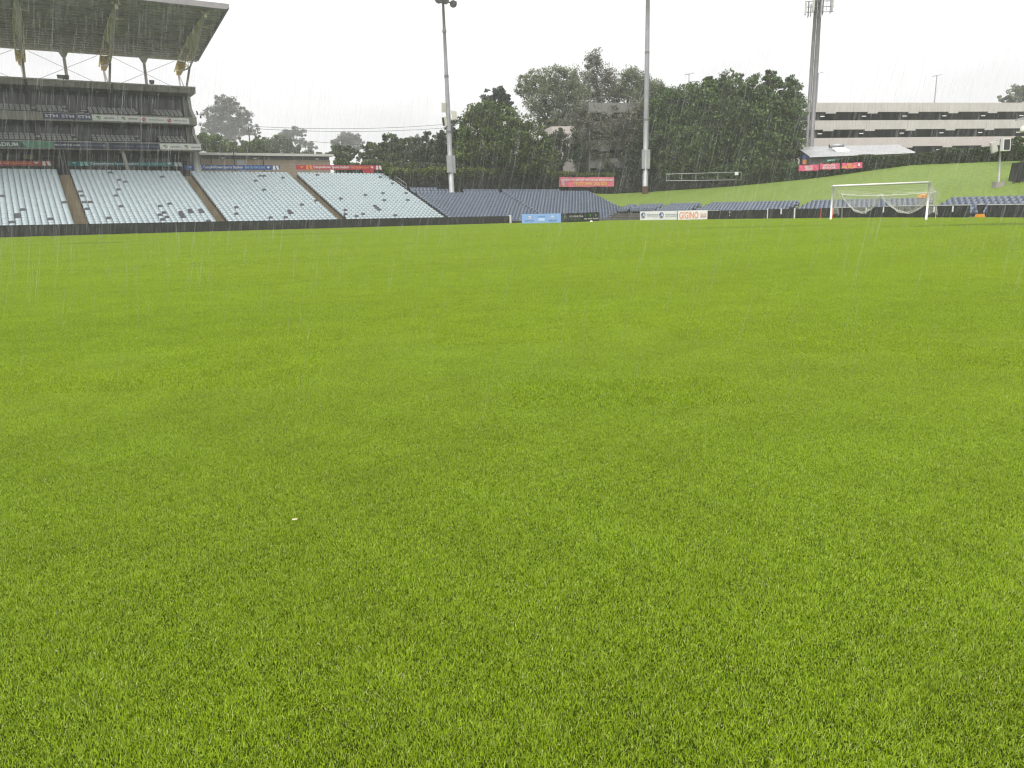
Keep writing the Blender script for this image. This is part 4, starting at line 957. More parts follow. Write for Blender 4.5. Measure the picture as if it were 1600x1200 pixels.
for x in (3.2, 7.3, 15.8): lbox('vent_light', M_WHITE, x, x + .5, -.1, .06, 8.5, 8.62)
for x in (2.0, 8.6): lbox('downpipe', M_FRAME, x, x + .09, -.06, .04, 5.6, 8.86)
lbox('door', M_STEEL, 5.2, 6.2, -.0, .06, 6.3, 8.3)
for x in (4.9, 12.6): mb = MB(); mb.tube([(x, -.3, 9.2 + LZ), (x, -.3, 9.33 + LZ)], [.25, .2], 10); mb.build('roof_fan', M_STEEL_DK, lb)
r = thing('aerial_pole', 'thin dark pole rising in front of the tan block building', 'pole', on_t(367.5, 264, 105), 0); mb = MB(); mb.tube([(0, 0, -1), (0, 0, 2.6)], .06, 6); mb.build('mast', M_FRAME, r); mb = MB(); mb.box(-.1, .1, -.1, .1, 2.6, 2.68); mb.build('cap', M_FRAME, r)

# railings
def railing(name, label, pts, h, m, rad=.03, rails=(1.0,), every=1):
    r_ = thing(name, label, 'railing', pts[0]); o = pts[0]
    for f in rails: mb_ = MB(); mb_.tube([p - o + Vector((0, 0, h * f)) for p in pts], rad, 6); mb_.build('rail', m, r_)
    for p in pts[::every]: mb_ = MB(); mb_.tube([p - o, p - o + Vector((0, 0, h))], rad, 6); mb_.build('post', m, r_)
    return r_
railing('hand_railing', 'grey sloping handrail at the right edge of the last pale block', [W(42.0, t, seat_top(42, t) - .75) for t in (91.5, 93, 94.5, 96, 97.5)], 1.05, M_STEEL, rails=(1.0, .55))
railing('mesh_fence_rail', 'thin wire fence right of the red banner', [on_t(x, 264.5, 101.5) for x in (570, 577, 584, 591, 598)], 1.25, M_STEEL_DK, .025, rails=(1.0, .5))
# ------------------------------------------------------------------ WALL AND HEDGES BEHIND THE CORNER
def wall_pts(pxs, t=94.6):
    out = []
    for x in pxs:
        if x <= 900: out.append(on_t(x, 300, t))
        else:
            for (a, b) in zip(HEDGE[:-1], HEDGE[1:]):
                if a[0] <= x <= b[0]:
                    f = (x - a[0]) / (b[0] - a[0]); out.append(at(x, 300, a[2] + (b[2] - a[2]) * f + .05)); break
            else: out.append(at(x, 300, 120.3))
    return out
def z_at(px, py, p): return at(px, py, p.y).z
def leaf_quads(P, nrm, size, flat=0.6, g=RNG, asp=0.55):
    """rhombic leaf sprays at P; nrm = preferred normal"""
    n = len(P); d = g.normal(size=(n, 3)); d = d / np.linalg.norm(d, axis=1, keepdims=True)
    nn = nrm * flat + d * (1 - flat * .5); nn /= np.linalg.norm(nn, axis=1, keepdims=True) + 1e-9
    a = np.cross(nn, g.normal(size=(n, 3))); a /= np.linalg.norm(a, axis=1, keepdims=True) + 1e-9; b = np.cross(nn, a)
    sz = size * g.uniform(.55, 1.35, (n, 1)); a = a * sz * .5; b = b * sz * .5 * asp
    V = np.stack([P - a, P + b - a * .1, P + a, P - b - a * .1], 1).reshape(-1, 3)
    return V, np.arange(4 * n).reshape(n, 4)
LM_FIG = leaf_mat('fig_leaves', [(0.026, 0.050, 0.017), (0.056, 0.096, 0.026), (0.091, 0.142, 0.036), (0.165, 0.231, 0.059)], .22)
LM_BRIGHT = leaf_mat('bright_bush_leaves', [(0.027, 0.047, 0.012), (0.061, 0.101, 0.019), (0.101, 0.155, 0.030), (0.189, 0.243, 0.047)], .3)
LM_MID = leaf_mat('mid_green_leaves', [(0.030, 0.046, 0.019), (0.057, 0.084, 0.030), (0.088, 0.121, 0.041), (0.149, 0.182, 0.061)], .28)
LM_GUM = leaf_mat('gum_leaves', [(0.117, 0.136, 0.083), (0.175, 0.200, 0.117), (0.249, 0.275, 0.167), (0.349, 0.367, 0.233)], .5)
LM_BROWN = leaf_mat('dry_gum_leaves', [(.085, .085, .060), (.13, .13, .09), (.175, .17, .12), (.235, .22, .16)], .3)
LM_DARK = leaf_mat('dark_leaves', [(0.020, 0.029, 0.019), (0.037, 0.051, 0.029), (0.061, 0.078, 0.041), (0.102, 0.119, 0.060)], .2)
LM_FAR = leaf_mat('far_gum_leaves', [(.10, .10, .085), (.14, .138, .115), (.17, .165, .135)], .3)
LM_HEDGE = leaf_mat('hedge_leaves', [(0.016, 0.029, 0.013), (0.031, 0.052, 0.018), (0.052, 0.078, 0.026), (0.104, 0.143, 0.039)], .25)
LM_HEDGETOP = leaf_mat('fresh_creeper_leaves', [(.05, .075, .012), (.10, .14, .022), (.17, .21, .04), (.26, .28, .08)], .35)
LM_CREEP = leaf_mat('dark_creeper_leaves', [(0.017, 0.018, 0.014), (0.028, 0.031, 0.021), (0.045, 0.048, 0.028), (0.070, 0.070, 0.042)], .15)

def long_wall(name, label, cat, pxs, top_px, bot_drop, th, m, leaves=None, n=0, size=.3, top_leaves=None, ntop=0, top_w=.5, top_h=.35):
    """a wall or hedge following the ground points at pxs; top_px gives its top edge in the photo"""
    pts = wall_pts(pxs); o = pts[0].copy(); o.z = 3
    tops = [z_at(x, y, p) for x, y, p in zip(pxs, top_px, pts)]; bots = bot_drop
    r_ = thing(name, label, cat, o)
    mb_ = MB()
    for i in range(len(pts) - 1):
        p, q = pts[i], pts[i + 1]; d = Vector((q.x - p.x, q.y - p.y, 0)).normalized(); nrm = Vector((-d.y, d.x, 0)) * th
        zp, zq, bp, bq = tops[i] - (.25 if n else 0), tops[i + 1] - (.25 if n else 0), bots[i], bots[i + 1]
        A0, B0 = Vector((p.x, p.y, bp)) - o, Vector((q.x, q.y, bq)) - o; A1, B1 = Vector((p.x, p.y, zp)) - o, Vector((q.x, q.y, zq)) - o
        mb_.hexa([A0, B0, B0 + nrm, A0 + nrm, A1, B1, B1 + nrm, A1 + nrm])
    mb_.build('wall_body' if not n or ntop else 'hedge_core', m, r_)
    def scatter(cnt, which):
        seg = [(pts[i + 1] - pts[i]).length for i in range(len(pts) - 1)]; tot = sum(seg); Ps, Ns = [], []
        for i in range(len(pts) - 1):
            k = int(cnt * seg[i] / tot); u = RNG.random(k); p, q = np.array(pts[i]), np.array(pts[i + 1])
            d = (q - p)[:2] / (np.linalg.norm((q - p)[:2]) + 1e-9); nv_ = np.array([-d[1], d[0]])
            ztop = tops[i] + (tops[i + 1] - tops[i]) * u + .16 * np.sin((p[0] + (q[0] - p[0]) * u) * 2.1) * np.sin((p[0] + (q[0] - p[0]) * u) * .77); zb = bots[i] + (bots[i + 1] - bots[i]) * u
            if which == 'face':
                f = RNG.random(k); dep = RNG.normal(0, .12, k) - .05; tp = RNG.random(k) < .3
                z = np.where(tp, ztop - abs(RNG.normal(0, .12, k)), zb + (ztop - zb) * f); off = np.where(tp, RNG.uniform(0, th, k), dep)
                nr = np.where(tp[:, None], np.array([[0, 0, 1.]]), np.array([[-nv_[0], -nv_[1], .35]]))
            else:
                off = RNG.uniform(-.25, top_w, k); z = ztop + RNG.uniform(-.35, top_h, k) * (1 - abs(off) / (top_w + .5)); nr = np.tile([[-.2 * nv_[0], -.2 * nv_[1], 1.]], (k, 1))
                hang = RNG.random(k) < .25; z = np.where(hang, ztop - RNG.random(k) ** 2 * .9, z); off = np.where(hang, -.08, off)
            xy = p[:2][None] + (q - p)[:2][None] * u[:, None] + nv_[None] * off[:, None]
            Ps.append(np.concatenate([xy, z[:, None]], 1) - np.array(o)); Ns.append(nr)
        return np.concatenate(Ps), np.concatenate(Ns)
    if n:
        P_, N_ = scatter(n, 'face'); V, Q = leaf_quads(P_, N_, size, .5); tag(link('leaves', np_mesh('leaves', V, Q, leaves), r_), kind='stuff')
    if ntop:
        P_, N_ = scatter(ntop, 'top'); V, Q = leaf_quads(P_, N_, size, .4); tag(link('creeper', np_mesh('creeper', V, Q, top_leaves), r_), kind='stuff')
    return r_
def lin(x, tab):
    for (a, b), (c, d) in zip(tab[:-1], tab[1:]):
        if x <= c: return b + (d - b) * clamp((x - a) / (c - a))
    return tab[-1][1]
xs1 = list(range(612, 830, 18)) + [829]
long_wall('screened_wall', 'tall dark screened wall with bright creeper along its top, behind the floodlight pole', 'wall', xs1, [lin(x, [(600, 270), (622, 267.5), (700, 266), (829, 267)]) for x in xs1], [2.9] * len(xs1), .5, M_CREEPWALL, LM_CREEP, 9000, .30, LM_HEDGETOP, 5200, .9, .45)
xs2 = list(range(829, 1040, 18)) + [1040]
long_wall('screened_wall', 'dark screened wall lower in height, behind the large pink banner', 'wall', xs2, [lin(x, [(829, 275.5), (900, 275.5), (960, 275), (1040, 273.5)]) for x in xs2], [2.4] * len(xs2), .4, M_CREEPWALL, LM_CREEP, 8000, .30)
xs2b = list(range(826, 975, 15))
def hedge_row(name, label, pxs, top_px, z0, th, lm, n, size, push):
    pts = [p + Vector((0, push, 0)) for p in wall_pts(pxs)]; o = pts[0].copy(); o.z = z0; r_ = thing(name, label, 'hedge', o)
    Ps, Ns = [], []
    for i in range(len(pts) - 1):
        k = n // (len(pts) - 1); u = RNG.random(k); p, q = np.array(pts[i]), np.array(pts[i + 1])
        zt = [at(pxs[j], top_px[j], pts[j].y).z for j in (i, i + 1)]; z = z0 + (zt[0] + (zt[1] - zt[0]) * u - z0) * RNG.random(k) ** .6 + RNG.normal(0, .1, k)
        xy = p[None] + (q - p)[None] * u[:, None]; xy[:, 1] += RNG.uniform(-th / 2, th / 2, k); xy[:, 2] = z; Ps.append(xy - np.array(o)); Ns.append(np.tile([[0, -.5, .8]], (k, 1)))
    V, Q = leaf_quads(np.concatenate(Ps), np.concatenate(Ns), size, .4); tag(link('leaves', np_mesh('leaves', V, Q, lm), r_), kind='stuff')
    mb_ = MB(); mb_.box(0, .08, 0, .08, -1.5, 1.0); mb_.build('stem', M_BARK, r_)
hedge_row('clipped_hedge', 'low green hedge topping the wall behind the large pink banner', xs2b, [lin(x, [(826, 268), (890, 268.5), (905, 271), (975, 271.5)]) for x in xs2b], 5.0, .9, LM_HEDGETOP, 5200, .28, .7)
xs3 = list(range(1040, 1165, 15)) + [1165]
long_wall('screened_wall', 'low dark wall under the pipe railing at the foot of the fig trees', 'wall', xs3, [lin(x, [(1040, 280), (1120, 280.5), (1165, 281)]) for x in xs3], [2.2] * len(xs3), .4, M_CREEPWALL, LM_CREEP, 4200, .3)
# pipe railing on the wall
rp = wall_pts([1040, 1064, 1086, 1120, 1156]); zt_ = [at(x, y, p.y).z for x, y, p in zip([1040, 1064, 1086, 1120, 1156], [272.3, 271.6, 271, 270, 269], rp)]; zb_ = [at(x, y, p.y).z for x, y, p in zip([1040, 1064, 1086, 1120, 1156], [282.5, 282.4, 282.2, 281.6, 281], rp)]
r = thing('pipe_railing', 'grey two bar pipe railing with a small white sign at its end', 'railing', rp[0]); o = rp[0]
F_ = Vector((0, -.3, 0))
for zz in (zt_, zb_): mb = MB(); mb.tube([Vector((p.x, p.y, z)) + F_ - o for p, z in zip(rp, zz)], .055, 6); mb.build('rail', M_STEEL, r)
for p, z, zb in zip(rp, zt_, zb_): mb = MB(); mb.tube([Vector((p.x, p.y, zb - .1)) + F_ - o, Vector((p.x, p.y, z)) + F_ - o], .05, 6); mb.build('post', M_STEEL, r)
q = at(1151, 271.2, rp[-1].y - .4) - o; mb = MB(); mb.box(q.x - .24, q.x + .24, q.y, q.y + .04, q.z - .2, q.z + .2); mb.build('sign_plate', M_WHITE, r)

# right hand hedge along the top of the hill
xs4 = [1150, 1170, 1195, 1220, 1245, 1262, 1280, 1300, 1325, 1350, 1375, 1400, 1424, 1450, 1480, 1510, 1540, 1570, 1600, 1650, 1720, 1800]
def hedge_base(x): return lin(x, [(h[0], h[1]) for h in HEDGE])
tops4 = [lin(x, [(1150, 277), (1195, 266), (1225, 262), (1262, 259), (1300, 251), (1315, 245.5), (1345, 244), (1400, 242), (1430, 238.5), (1470, 235), (1520, 230.5), (1560, 229), (1600, 227), (1800, 222)]) for x in xs4]
pts4 = wall_pts(xs4); b4 = [at(x, hedge_base(x), p.y).z - .35 for x, p in zip(xs4, pts4)]
r = long_wall('tall_hedge', 'long dark clipped hedge along the top of the grassy hill', 'hedge', xs4, tops4, b4, 1.3, mat('hedge_core', (.012, .016, .008), .9), LM_HEDGE, 52000, .24)
# fix: hedge is leaves all over, fresh tips on top
hedge_row('hedge_tips', 'fresh light green growth along the top of the long hill hedge', xs4[5:], [y - .6 for y in tops4[5:]], 8.0, 1.3, LM_MID, 10, .2, .5) if False else None

# pink banners on the walls
def banner_px(name, label, x0, y0, x1, y1, hpx, m, Y0, Y1, lines):
    p0 = at(x0, y0 + hpx, Y0); p1 = at(x1, y1 + hpx, Y1); h = (at(x0, y0, Y0).z - p0.z); d = p1 - p0; ln = math.hypot(d.x, d.y); k = d.z / ln
    r_ = thing(name, label, 'banner', p0, math.atan2(d.y, d.x)); n = 24; mb_ = MB()
    def dz(u): return .025 * math.sin(u * 21) + .02 * math.sin(u * 9 + 1)
    def dy(u, v): return -.03 + .03 * math.sin(u * 26 + v * 4) * (1 - abs(2 * v - 1) * .5)
    for i in range(n):
        for j in range(4):
            q = [(i / n, j / 4), ((i + 1) / n, j / 4), ((i + 1) / n, (j + 1) / 4), (i / n, (j + 1) / 4)]
            mb_.quad(*[(u * ln, dy(u, v), v * h + k * u * ln + dz(u) * (1 if v in (0, 1) else .5)) for u, v in q])
    o_ = mb_.build('sheet', m, r_); md = o_.modifiers.new('thick', 'SOLIDIFY'); md.thickness = .012; md.offset = 1
    for (tx, a, b, c, e, mm) in lines:
        l_ = lettering(tx, a * ln, b * ln, c * h, e * h, mm, r_, -.10)
        for v in l_.data.vertices: v.co.z += k * v.co.x
    return r_, ln, h, k
r, ln, h, k = banner_px('behaviour_banner', 'large faded pink wrinkled banner with yellow phone number on the dark wall', 873.5, 277, 959.3, 276.3, 15.2, M_PINK_FADE, 115.9, 119.1,
                     [('NEED TO REPORT SPECTATOR BEHAVIOUR?', .09, .975, .60, .83, M_PALETXT), ('TEXT 0491 255 023', .255, .86, .14, .50, M_YELTXT)])
mb = MB()
for j in range(5): mb.quad((.03 * ln + .02 * j, -.1, h * (.75 - .12 * j)), (.085 * ln + .02 * j, -.1, h * (.70 - .12 * j)), (.085 * ln + .02 * j, -.1, h * (.77 - .12 * j)), (.03 * ln + .02 * j, -.1, h * (.82 - .12 * j)))
mb.build('emblem', M_PALETXT, r)
mb = MB(); mb.add([(.05 * ln, -.1, .03 * h), (.13 * ln, -.1, .03 * h), (.07 * ln, -.1, .2 * h)], [(0, 1, 2)]); mb.build('emblem_base', M_YELTXT, r)
def Yh(x): return wall_pts([x])[0].y - .35
for (x0, y0, x1, y1, lab, lines) in ((1247.8, 258.6, 1278.8, 257.3, 'pink banner on the hill hedge, left of three, white letters', [('NEED TO', .30, .72, .52, .86, M_PALETXT), ('REPORT', .32, .72, .10, .46, M_PALETXT)]),
                                     (1280.6, 256.2, 1312, 255.2, 'pink banner on the hill hedge, middle of three, white letters', [('SPECTATOR', .18, .78, .52, .86, M_PALETXT), ('BEHAVIOUR?', .16, .82, .10, .46, M_PALETXT)]),
                                     (1315, 255, 1347, 253.7, 'pink banner on the hill hedge with orange letters, right of three', [('TEXT', .26, .52, .52, .86, M_YELTXT), ('0491 255 023', .02, .72, .10, .48, M_YELTXT)])):
    r, ln, h, k = banner_px('hedge_banner', lab, x0, y0, x1, y1, 9.0, M_PINK, Yh((x0 + x1) / 2) - .12, Yh((x0 + x1) / 2) - 1.5 * .9, lines)
    if x0 > 1300: mb = MB(); mb.quad((.80 * ln, -.1, .4 * h), (.9 * ln, -.1, .4 * h), (.88 * ln, -.1, .85 * h), (.82 * ln, -.1, .85 * h)); mb.build('emblem', M_PALETXT, r)

# ------------------------------------------------------------------ FLOODLIGHT POLES, SPEAKERS
def speaker_box(name, m_case, w_, h_, d_, parent, loc, rz_, tilt, front=True):
    b = MB(); b.box(-w_ / 2, w_ / 2, -d_ / 2, d_ / 2, -h_ / 2, h_ / 2, 0); b.box(-w_ / 2 + .06, w_ / 2 - .06, -d_ / 2 - .012, -d_ / 2 - .003, -h_ / 2 + .06, h_ / 2 - .06, 1)
    o_ = b.build(name, [m_case, M_BRACKET if front else m_case], parent, loc); o_.rotation_euler = (tilt, 0, rz_); return o_
def flood_pole(label, base, z_top, r0, r1, lean=(0, 0)):
    r_ = thing('floodlight_pole', label, 'floodlight pole', base)
    mb_ = MB(); H = z_top - base.z; mb_.tube([(lean[0] * f, lean[1] * f, H * f) for f in (0, .35, .7, 1)], [r0, r0 * .9, (r0 + r1) / 2 * .92, r1], 14); mb_.build('mast', M_STEEL, r_, smooth=True)
    for f in (.33, .62, .85): mb_ = MB(); mb_.tube([(lean[0] * f, lean[1] * f, H * f - .15), (lean[0] * f, lean[1] * f, H * f + .15)], r0 * (1 - .4 * f) + .03, 14); mb_.build('collar', M_STEEL_DK, r_)
    return r_, H
def lamp_head(parent, loc, rot, tilt):
    b = MB(); b.tube([(0, .25, 0), (0, .05, 0), (0, -.2, 0), (0, -.3, 0)], [.16, .34, .44, .44], 14); b.tube([(0, 0, -.35), (0, 0, .45)], .05, 6)
    o_ = b.build('lamp_head', M_STEEL_DK, parent, loc); o_.rotation_euler = (tilt, 0, rot); return o_
# pole 1 in the slate seats
b1 = on_t(706, 302, 90.2); top1 = at(692.3, 2, b1.y + .2)
r, H = flood_pole('slim grey floodlight pole standing among the slate seats', b1, top1.z, .34, .15, (top1.x - b1.x, 0))
mb = MB(); tx = top1.x - b1.x
mb.box(tx - .6, tx + 1.7, -.08, .08, H - .25, H - .12); mb.build('cross_arm', M_STEEL_DK, r)
for dx, dz in ((-.45, .15), (.35, .05), (1.25, -.35), (-.1, .7), (.8, .7)): lamp_head(r, (tx + dx, -.3, H + dz), R(random.uniform(-30, 30)), R(35))
def rel(px, py, o_, dy=0): return at(px, py, o_.y + dy) - o_
for (xa, ya, xb, yb, dy) in ((699, 243, 705.6, 270, -.42), (707.2, 243, 711, 270.5, -.1)):
    a = rel(xa, yb, b1); c = rel(xb, ya, b1); mb = MB(); mb.box(a.x, c.x, dy, dy + .5, a.z, c.z); mb.build('control_box', M_STEEL, r)
for (x, y, w_, h_, rz_, fr) in ((693.7, 168.5, .50, 1.12, .4, False), (695, 190, .55, 1.08, -.9, True), (710, 181, .55, 1.05, .8, False)):
    q = rel(x, y, b1); speaker_box('speaker', mat('cream_case', (.60, .58, .50), .5), w_, h_, .4, r, (q.x, -.15, q.z), rz_, R(8) if x < 700 else R(-8), fr)
    mb = MB(); mb.tube([(q.x, 0, q.z + .5), (tx * (q.z / H), 0, q.z + .75)], .025, 5); mb.tube([(q.x, 0, q.z - .4), (tx * (q.z / H), 0, q.z - .4)], .025, 5); mb.build('speaker_arm', M_STEEL_DK, r)
# pole 2 at the foot of the dark wall
b2 = at(1008, 302.5, 118); top2 = at(1013.2, -62, 118)
r, H = flood_pole('tall grey floodlight pole in front of the dark wall at the hill foot', b2, top2.z, .42, .25, (top2.x - b2.x, 0))
mb = MB(); mb.tube([(0, 0, -.3), (0, 0, 1.05)], .46, 14); mb.build('base_sleeve', M_BROWN, r)
for (xa, ya, xb, yb, dy) in ((1002.3, 233.8, 1007.6, 264, -.5), (1009.2, 233.8, 1015, 264, -.5)):
    a = rel(xa, yb, b2); c = rel(xb, ya, b2); mb = MB(); mb.box(a.x, c.x, dy, dy + .55, a.z, c.z); mb.build('control_box', M_STEEL, r)
tx = top2.x - b2.x
mb = MB(); mb.box(tx - 1.4, tx + 1.4, -.1, .1, H - .3, H - .1); mb.build('cross_arm', M_STEEL_DK, r)
for dx in (-1.2, 0, 1.2): lamp_head(r, (tx + dx, -.35, H + .1), R(random.uniform(-20, 20)), R(35))
# twin legged tower with telephone aerials
b3 = at(1263.5, 252, 114); top3 = at(1279, -40, 114)
r = thing('aerial_tower', 'tall twin legged grey tower with aerials at its top beside the fig trees', 'tower', b3); H = top3.z - b3.z
for dx, w_, dy in ((-.38, .27, .1), (.22, .33, -.1)): mb = MB(); mb.tube([(dx, dy, -1), (dx * .9, dy, H * .6), (dx * .7, dy, H)], [w_, w_ * .9, w_ * .75], 12); mb.build('mast', M_STEEL_DK, r, smooth=True)
for f in (.3, .55, .78): mb = MB(); mb.box(-.45, .35, -.12, .15, H * f - .05, H * f + .05); mb.build('tie_plate', M_STEEL_DK, r)
for (x0, y0, x1, y1, m_) in ((1257, 4, 1260.5, 23, M_OFFWHITE), (1262, 2, 1264.5, 26, M_STEEL_DK), (1269, -2, 1273, 17, M_OFFWHITE), (1281, 2, 1284.5, 27, M_STEEL), (1285, 0, 1287, 22, M_STEEL_DK), (1296.5, 0, 1299, 20, M_STEEL), (1299.3, -3, 1301.8, 17, M_OFFWHITE), (1266, 6, 1268, 25, M_STEEL)):
    a, c = rel(x0, y1, b3, -.5), rel(x1, y0, b3, -.5); mb = MB(); mb.box(a.x, c.x, -.65, -.45, a.z, c.z); mb.tube([((a.x + c.x) / 2, -.4, a.z - .15), ((a.x + c.x) / 2, -.4, c.z)], .05, 6); mb.build('aerial_panel', m_, r)
for y in (3, 12, 20): a, c = rel(1257, y, b3), rel(1301, y - 1, b3); mb = MB(); mb.tube([(a.x, -.3, a.z), (c.x, -.3, c.z)], .05, 6); mb.build('head_frame', M_STEEL_DK, r)
a, c = rel(1261, 18, b3), rel(1300, 16, b3)
for q in (.25, .5, .75, 1): mb = MB(); mb.tube([(a.x + (c.x - a.x) * q, -.3, a.z), (a.x + (c.x - a.x) * q, -.3, a.z + 1.6)], .03, 5); mb.build('head_strut', M_STEEL_DK, r)
mb = MB(); mb.box(a.x - .2, c.x + .2, -.9, .9, H - .6, H - .5); mb.build('head_platform', M_STEEL_DK, r)
HVN = np.array([tuple(p) for p in HILL_V])
def on_hill(px, py):
    v = ray(px, py); best = None
    for Y in np.arange(58, 125, .1):
        k = Y / v.y; q = (v.x * k, Y, CAMH + v.z * k); i = np.argmin((HVN[:, 0] - q[0]) ** 2 + (HVN[:, 1] - q[1]) ** 2)
        if HVN[i, 2] >= q[2] - .02: return Vector((q[0], q[1], HVN[i, 2]))
    return Vector(q)
# speaker pole on the hill
b4_ = on_hill(1559.6, 293.0); r = thing('speaker_pole', 'grey pole with two white loudspeakers on the grassy hill', 'speaker pole', b4_)
mb = MB(); mb.hexa([(-.42, -.35, -.3), (.42, -.35, -.3), (.42, .35, -.3), (-.42, .35, -.3), (-.38, -.32, .22), (.38, -.32, .22), (.38, .32, .22), (-.38, .32, .22)]); mb.build('base_block', M_CONC, r)
tp = rel(1564.2, 217, b4_); mb = MB(); mb.tube([(0, 0, .2), (tp.x, 0, tp.z)], [.085, .075], 12); mb.build('post', M_STEEL, r, smooth=True)
q = rel(1567.6, 226.9, b4_); speaker_box('speaker', M_WHITE, .62, 1.0, .45, r, (q.x, -.3, q.z), -.05, R(-4))
q = rel(1553.4, 230, b4_); o_ = speaker_box('speaker', M_OFFWHITE, .56, .9, .2, r, (q.x - .1, -.1, q.z), .3, 0, False); o_.rotation_euler = (0, R(-20), .2)
mb = MB(); a = rel(1544.5, 222, b4_); c = rel(1567, 216.5, b4_); mb.tube([(a.x, -.05, a.z), (c.x, -.05, c.z)], .035, 6); mb.build('arm', M_STEEL, r)
# lamp and camera on a pole at the right edge
b5 = at(1604, 262, 73); r = thing('camera_pole', 'grey pole with lamp arm and white dome camera at the right edge', 'pole', b5)
tp = rel(1607, 176, b5); mb = MB(); mb.tube([(0, 0, -.5), (tp.x, 0, tp.z)], .12, 10); mb.build('mast', M_STEEL, r)
q = rel(1593.5, 187, b5); mb = MB(); mb.hexa([(q.x - .35, -.15, q.z - .08), (q.x + .45, -.15, q.z + .05), (q.x + .45, .15, q.z + .05), (q.x - .35, .15, q.z - .08), (q.x - .3, -.1, q.z + .05), (q.x + .45, -.1, q.z + .25), (q.x + .45, .1, q.z + .25), (q.x - .3, .1, q.z + .05)]); mb.tube([(q.x + .4, 0, q.z + .15), (tp.x, 0, q.z + .3)], .04, 6); mb.build('lamp', M_STEEL_DK, r)
q = rel(1598, 202, b5); mb = MB(); mb.tube([(q.x, 0, q.z + .25), (q.x, 0, q.z + .1), (q.x, 0, q.z - .15), (q.x, 0, q.z - .28)], [.1, .22, .22, .08], 12); mb.tube([(q.x, 0, q.z + .3), (tp.x, 0, q.z + .3)], .04, 6); mb.build('dome_camera', M_WHITE, r)
# black steel fence at the right edge
pf = [on_hill(1583, 285), on_hill(1612, 283.5)]
r = thing('bar_fence', 'black steel bar fence with dark covers at the right edge of the hill', 'fence', pf[0]); d = pf[1] - pf[0]
for k in range(13):
    q = d * (k / 12); hgt = 1.55 + .55 * min(1, k / 4)
    mb = MB(); mb.tube([q + Vector((0, 0, -.2)), q + Vector((0, 0, hgt - .35))], .05 if k % 4 == 0 else .022, 6); mb.build('bar' if k % 4 else 'post', M_FRAME, r)
mb = MB(); mb.tube([Vector((0, 0, 1.3)), d * .33 + Vector((0, 0, 1.75)), d + Vector((0, 0, 1.8))], .035, 6); mb.tube([Vector((0, 0, .15)), d + Vector((0, 0, .15))], .035, 6); mb.build('rail', M_FRAME, r)
mb = MB(); a = d * .35 + Vector((0, .4, 0)); mb.hexa([a + Vector((0, 0, 0)), a + Vector((2.6, 0, 0)), a + Vector((2.6, 1.2, 0)), a + Vector((0, 1.2, 0)), a + Vector((.1, 0, 1.6)), a + Vector((2.5, 0, 1.75)), a + Vector((2.5, 1.1, 1.75)), a + Vector((.1, 1.1, 1.6))])
tag(mb.build('covered_cart', M_WALLBLACK, None, pf[0]), 'dark covered bulky cart behind the black bar fence', 'cart')

# ------------------------------------------------------------------ CAR PARK
cp0 = at(862, 163, 121.5); cp1 = at(1600, 160, 137); dcp = (cp1 - cp0); dcp.z = 0; LCP = dcp.length * 1.22; rot_cp = math.atan2(dcp.y, dcp.x)
CPZ = 5.0; car = thing('car_park', 'long three storey car park with pale parapet bands and dark open decks', 'building', Vector((cp0.x, cp0.y, CPZ)), rot_cp)
ZTOP = 16.5; FL = 2.72; PH = 1.42
def cbox(name, m, x0, x1, y0, y1, z0, z1): mb_ = MB(); mb_.box(x0, x1, y0, y1, z0 - CPZ, z1 - CPZ); return mb_.build(name, m, car)
px_tab = [1271, 1339, 1428, 1496.5, 1563, 1631, 1700]
def xc(px): q = at(px, 170, 130); a = ray(px, 170); n2 = Vector((-dcp.y, dcp.x)).normalized(); k = (cp0.x * n2.x + cp0.y * n2.y) / (a.x * n2.x + a.y * n2.y); return (Vector((a.x * k, a.y * k)) - Vector((cp0.x, cp0.y))).dot(Vector((dcp.x, dcp.y)).normalized())
BAY = 7.55; x_off = xc(1428)
nb = int(LCP / BAY) + 1
for f in range(4):
    zt = ZTOP - FL * f
    M_ = M_PINKWALL if f == 2 else M_BEIGE
    k0 = -int(x_off / BAY) - 1
    for k in range(k0, nb):
        a, b = x_off + k * BAY - .9, x_off + (k + 1) * BAY - .9
        a, b = max(a, 6.0), min(b, LCP)
        if b - a < .4: continue
        M_ = M_GREYCOL if a < 26 else M_PINKWALL if f == 2 else M_BEIGE
        cbox('parapet_panel', M_, a + .012, b - .012, 0, .22, zt - PH, zt)
        c = x_off + k * BAY - f * .25
        if c - .9 > 6: cbox('parapet_tab', M_, c - .9, c + .9, .003, .217, zt - PH - .24, zt - PH - .002)
        if c + 3.2 > 7:
            if f < 3:
                cbox('column', M_GREYCOL, c - 1.75, c - 1.35, 1.2, 1.7, zt - FL - .02, zt - PH)
                cbox('strip_light', M_LAMP, c - 1.2, c - .45, 1.0, 1.1, zt - PH - .60, zt - PH - .50)
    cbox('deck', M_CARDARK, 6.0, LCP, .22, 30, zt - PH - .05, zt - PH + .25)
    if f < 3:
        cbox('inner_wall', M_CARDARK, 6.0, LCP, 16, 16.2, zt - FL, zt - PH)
        for j in range(5):
            x0 = 52 + j * 15; mb = MB(); z0 = zt - FL + .05 - CPZ; mb.hexa([(x0, 7, z0), (x0 + 7, 7, z0 + .5), (x0 + 7, 7.2, z0 + .5), (x0, 7.2, z0), (x0, 7, z0 + .12), (x0 + 7, 7, z0 + .62), (x0 + 7, 7.2, z0 + .62), (x0, 7.2, z0 + .12)])
            if f == 0: mb.build('ramp_edge', M_GREYCOL, car)
cbox('end_wall', M_GREYCOL, 5.8, 6.0, 0, 30, 5, ZTOP)
cbox('end_wall', M_BEIGE, LCP, LCP + .2, 0, 30, 5, ZTOP)
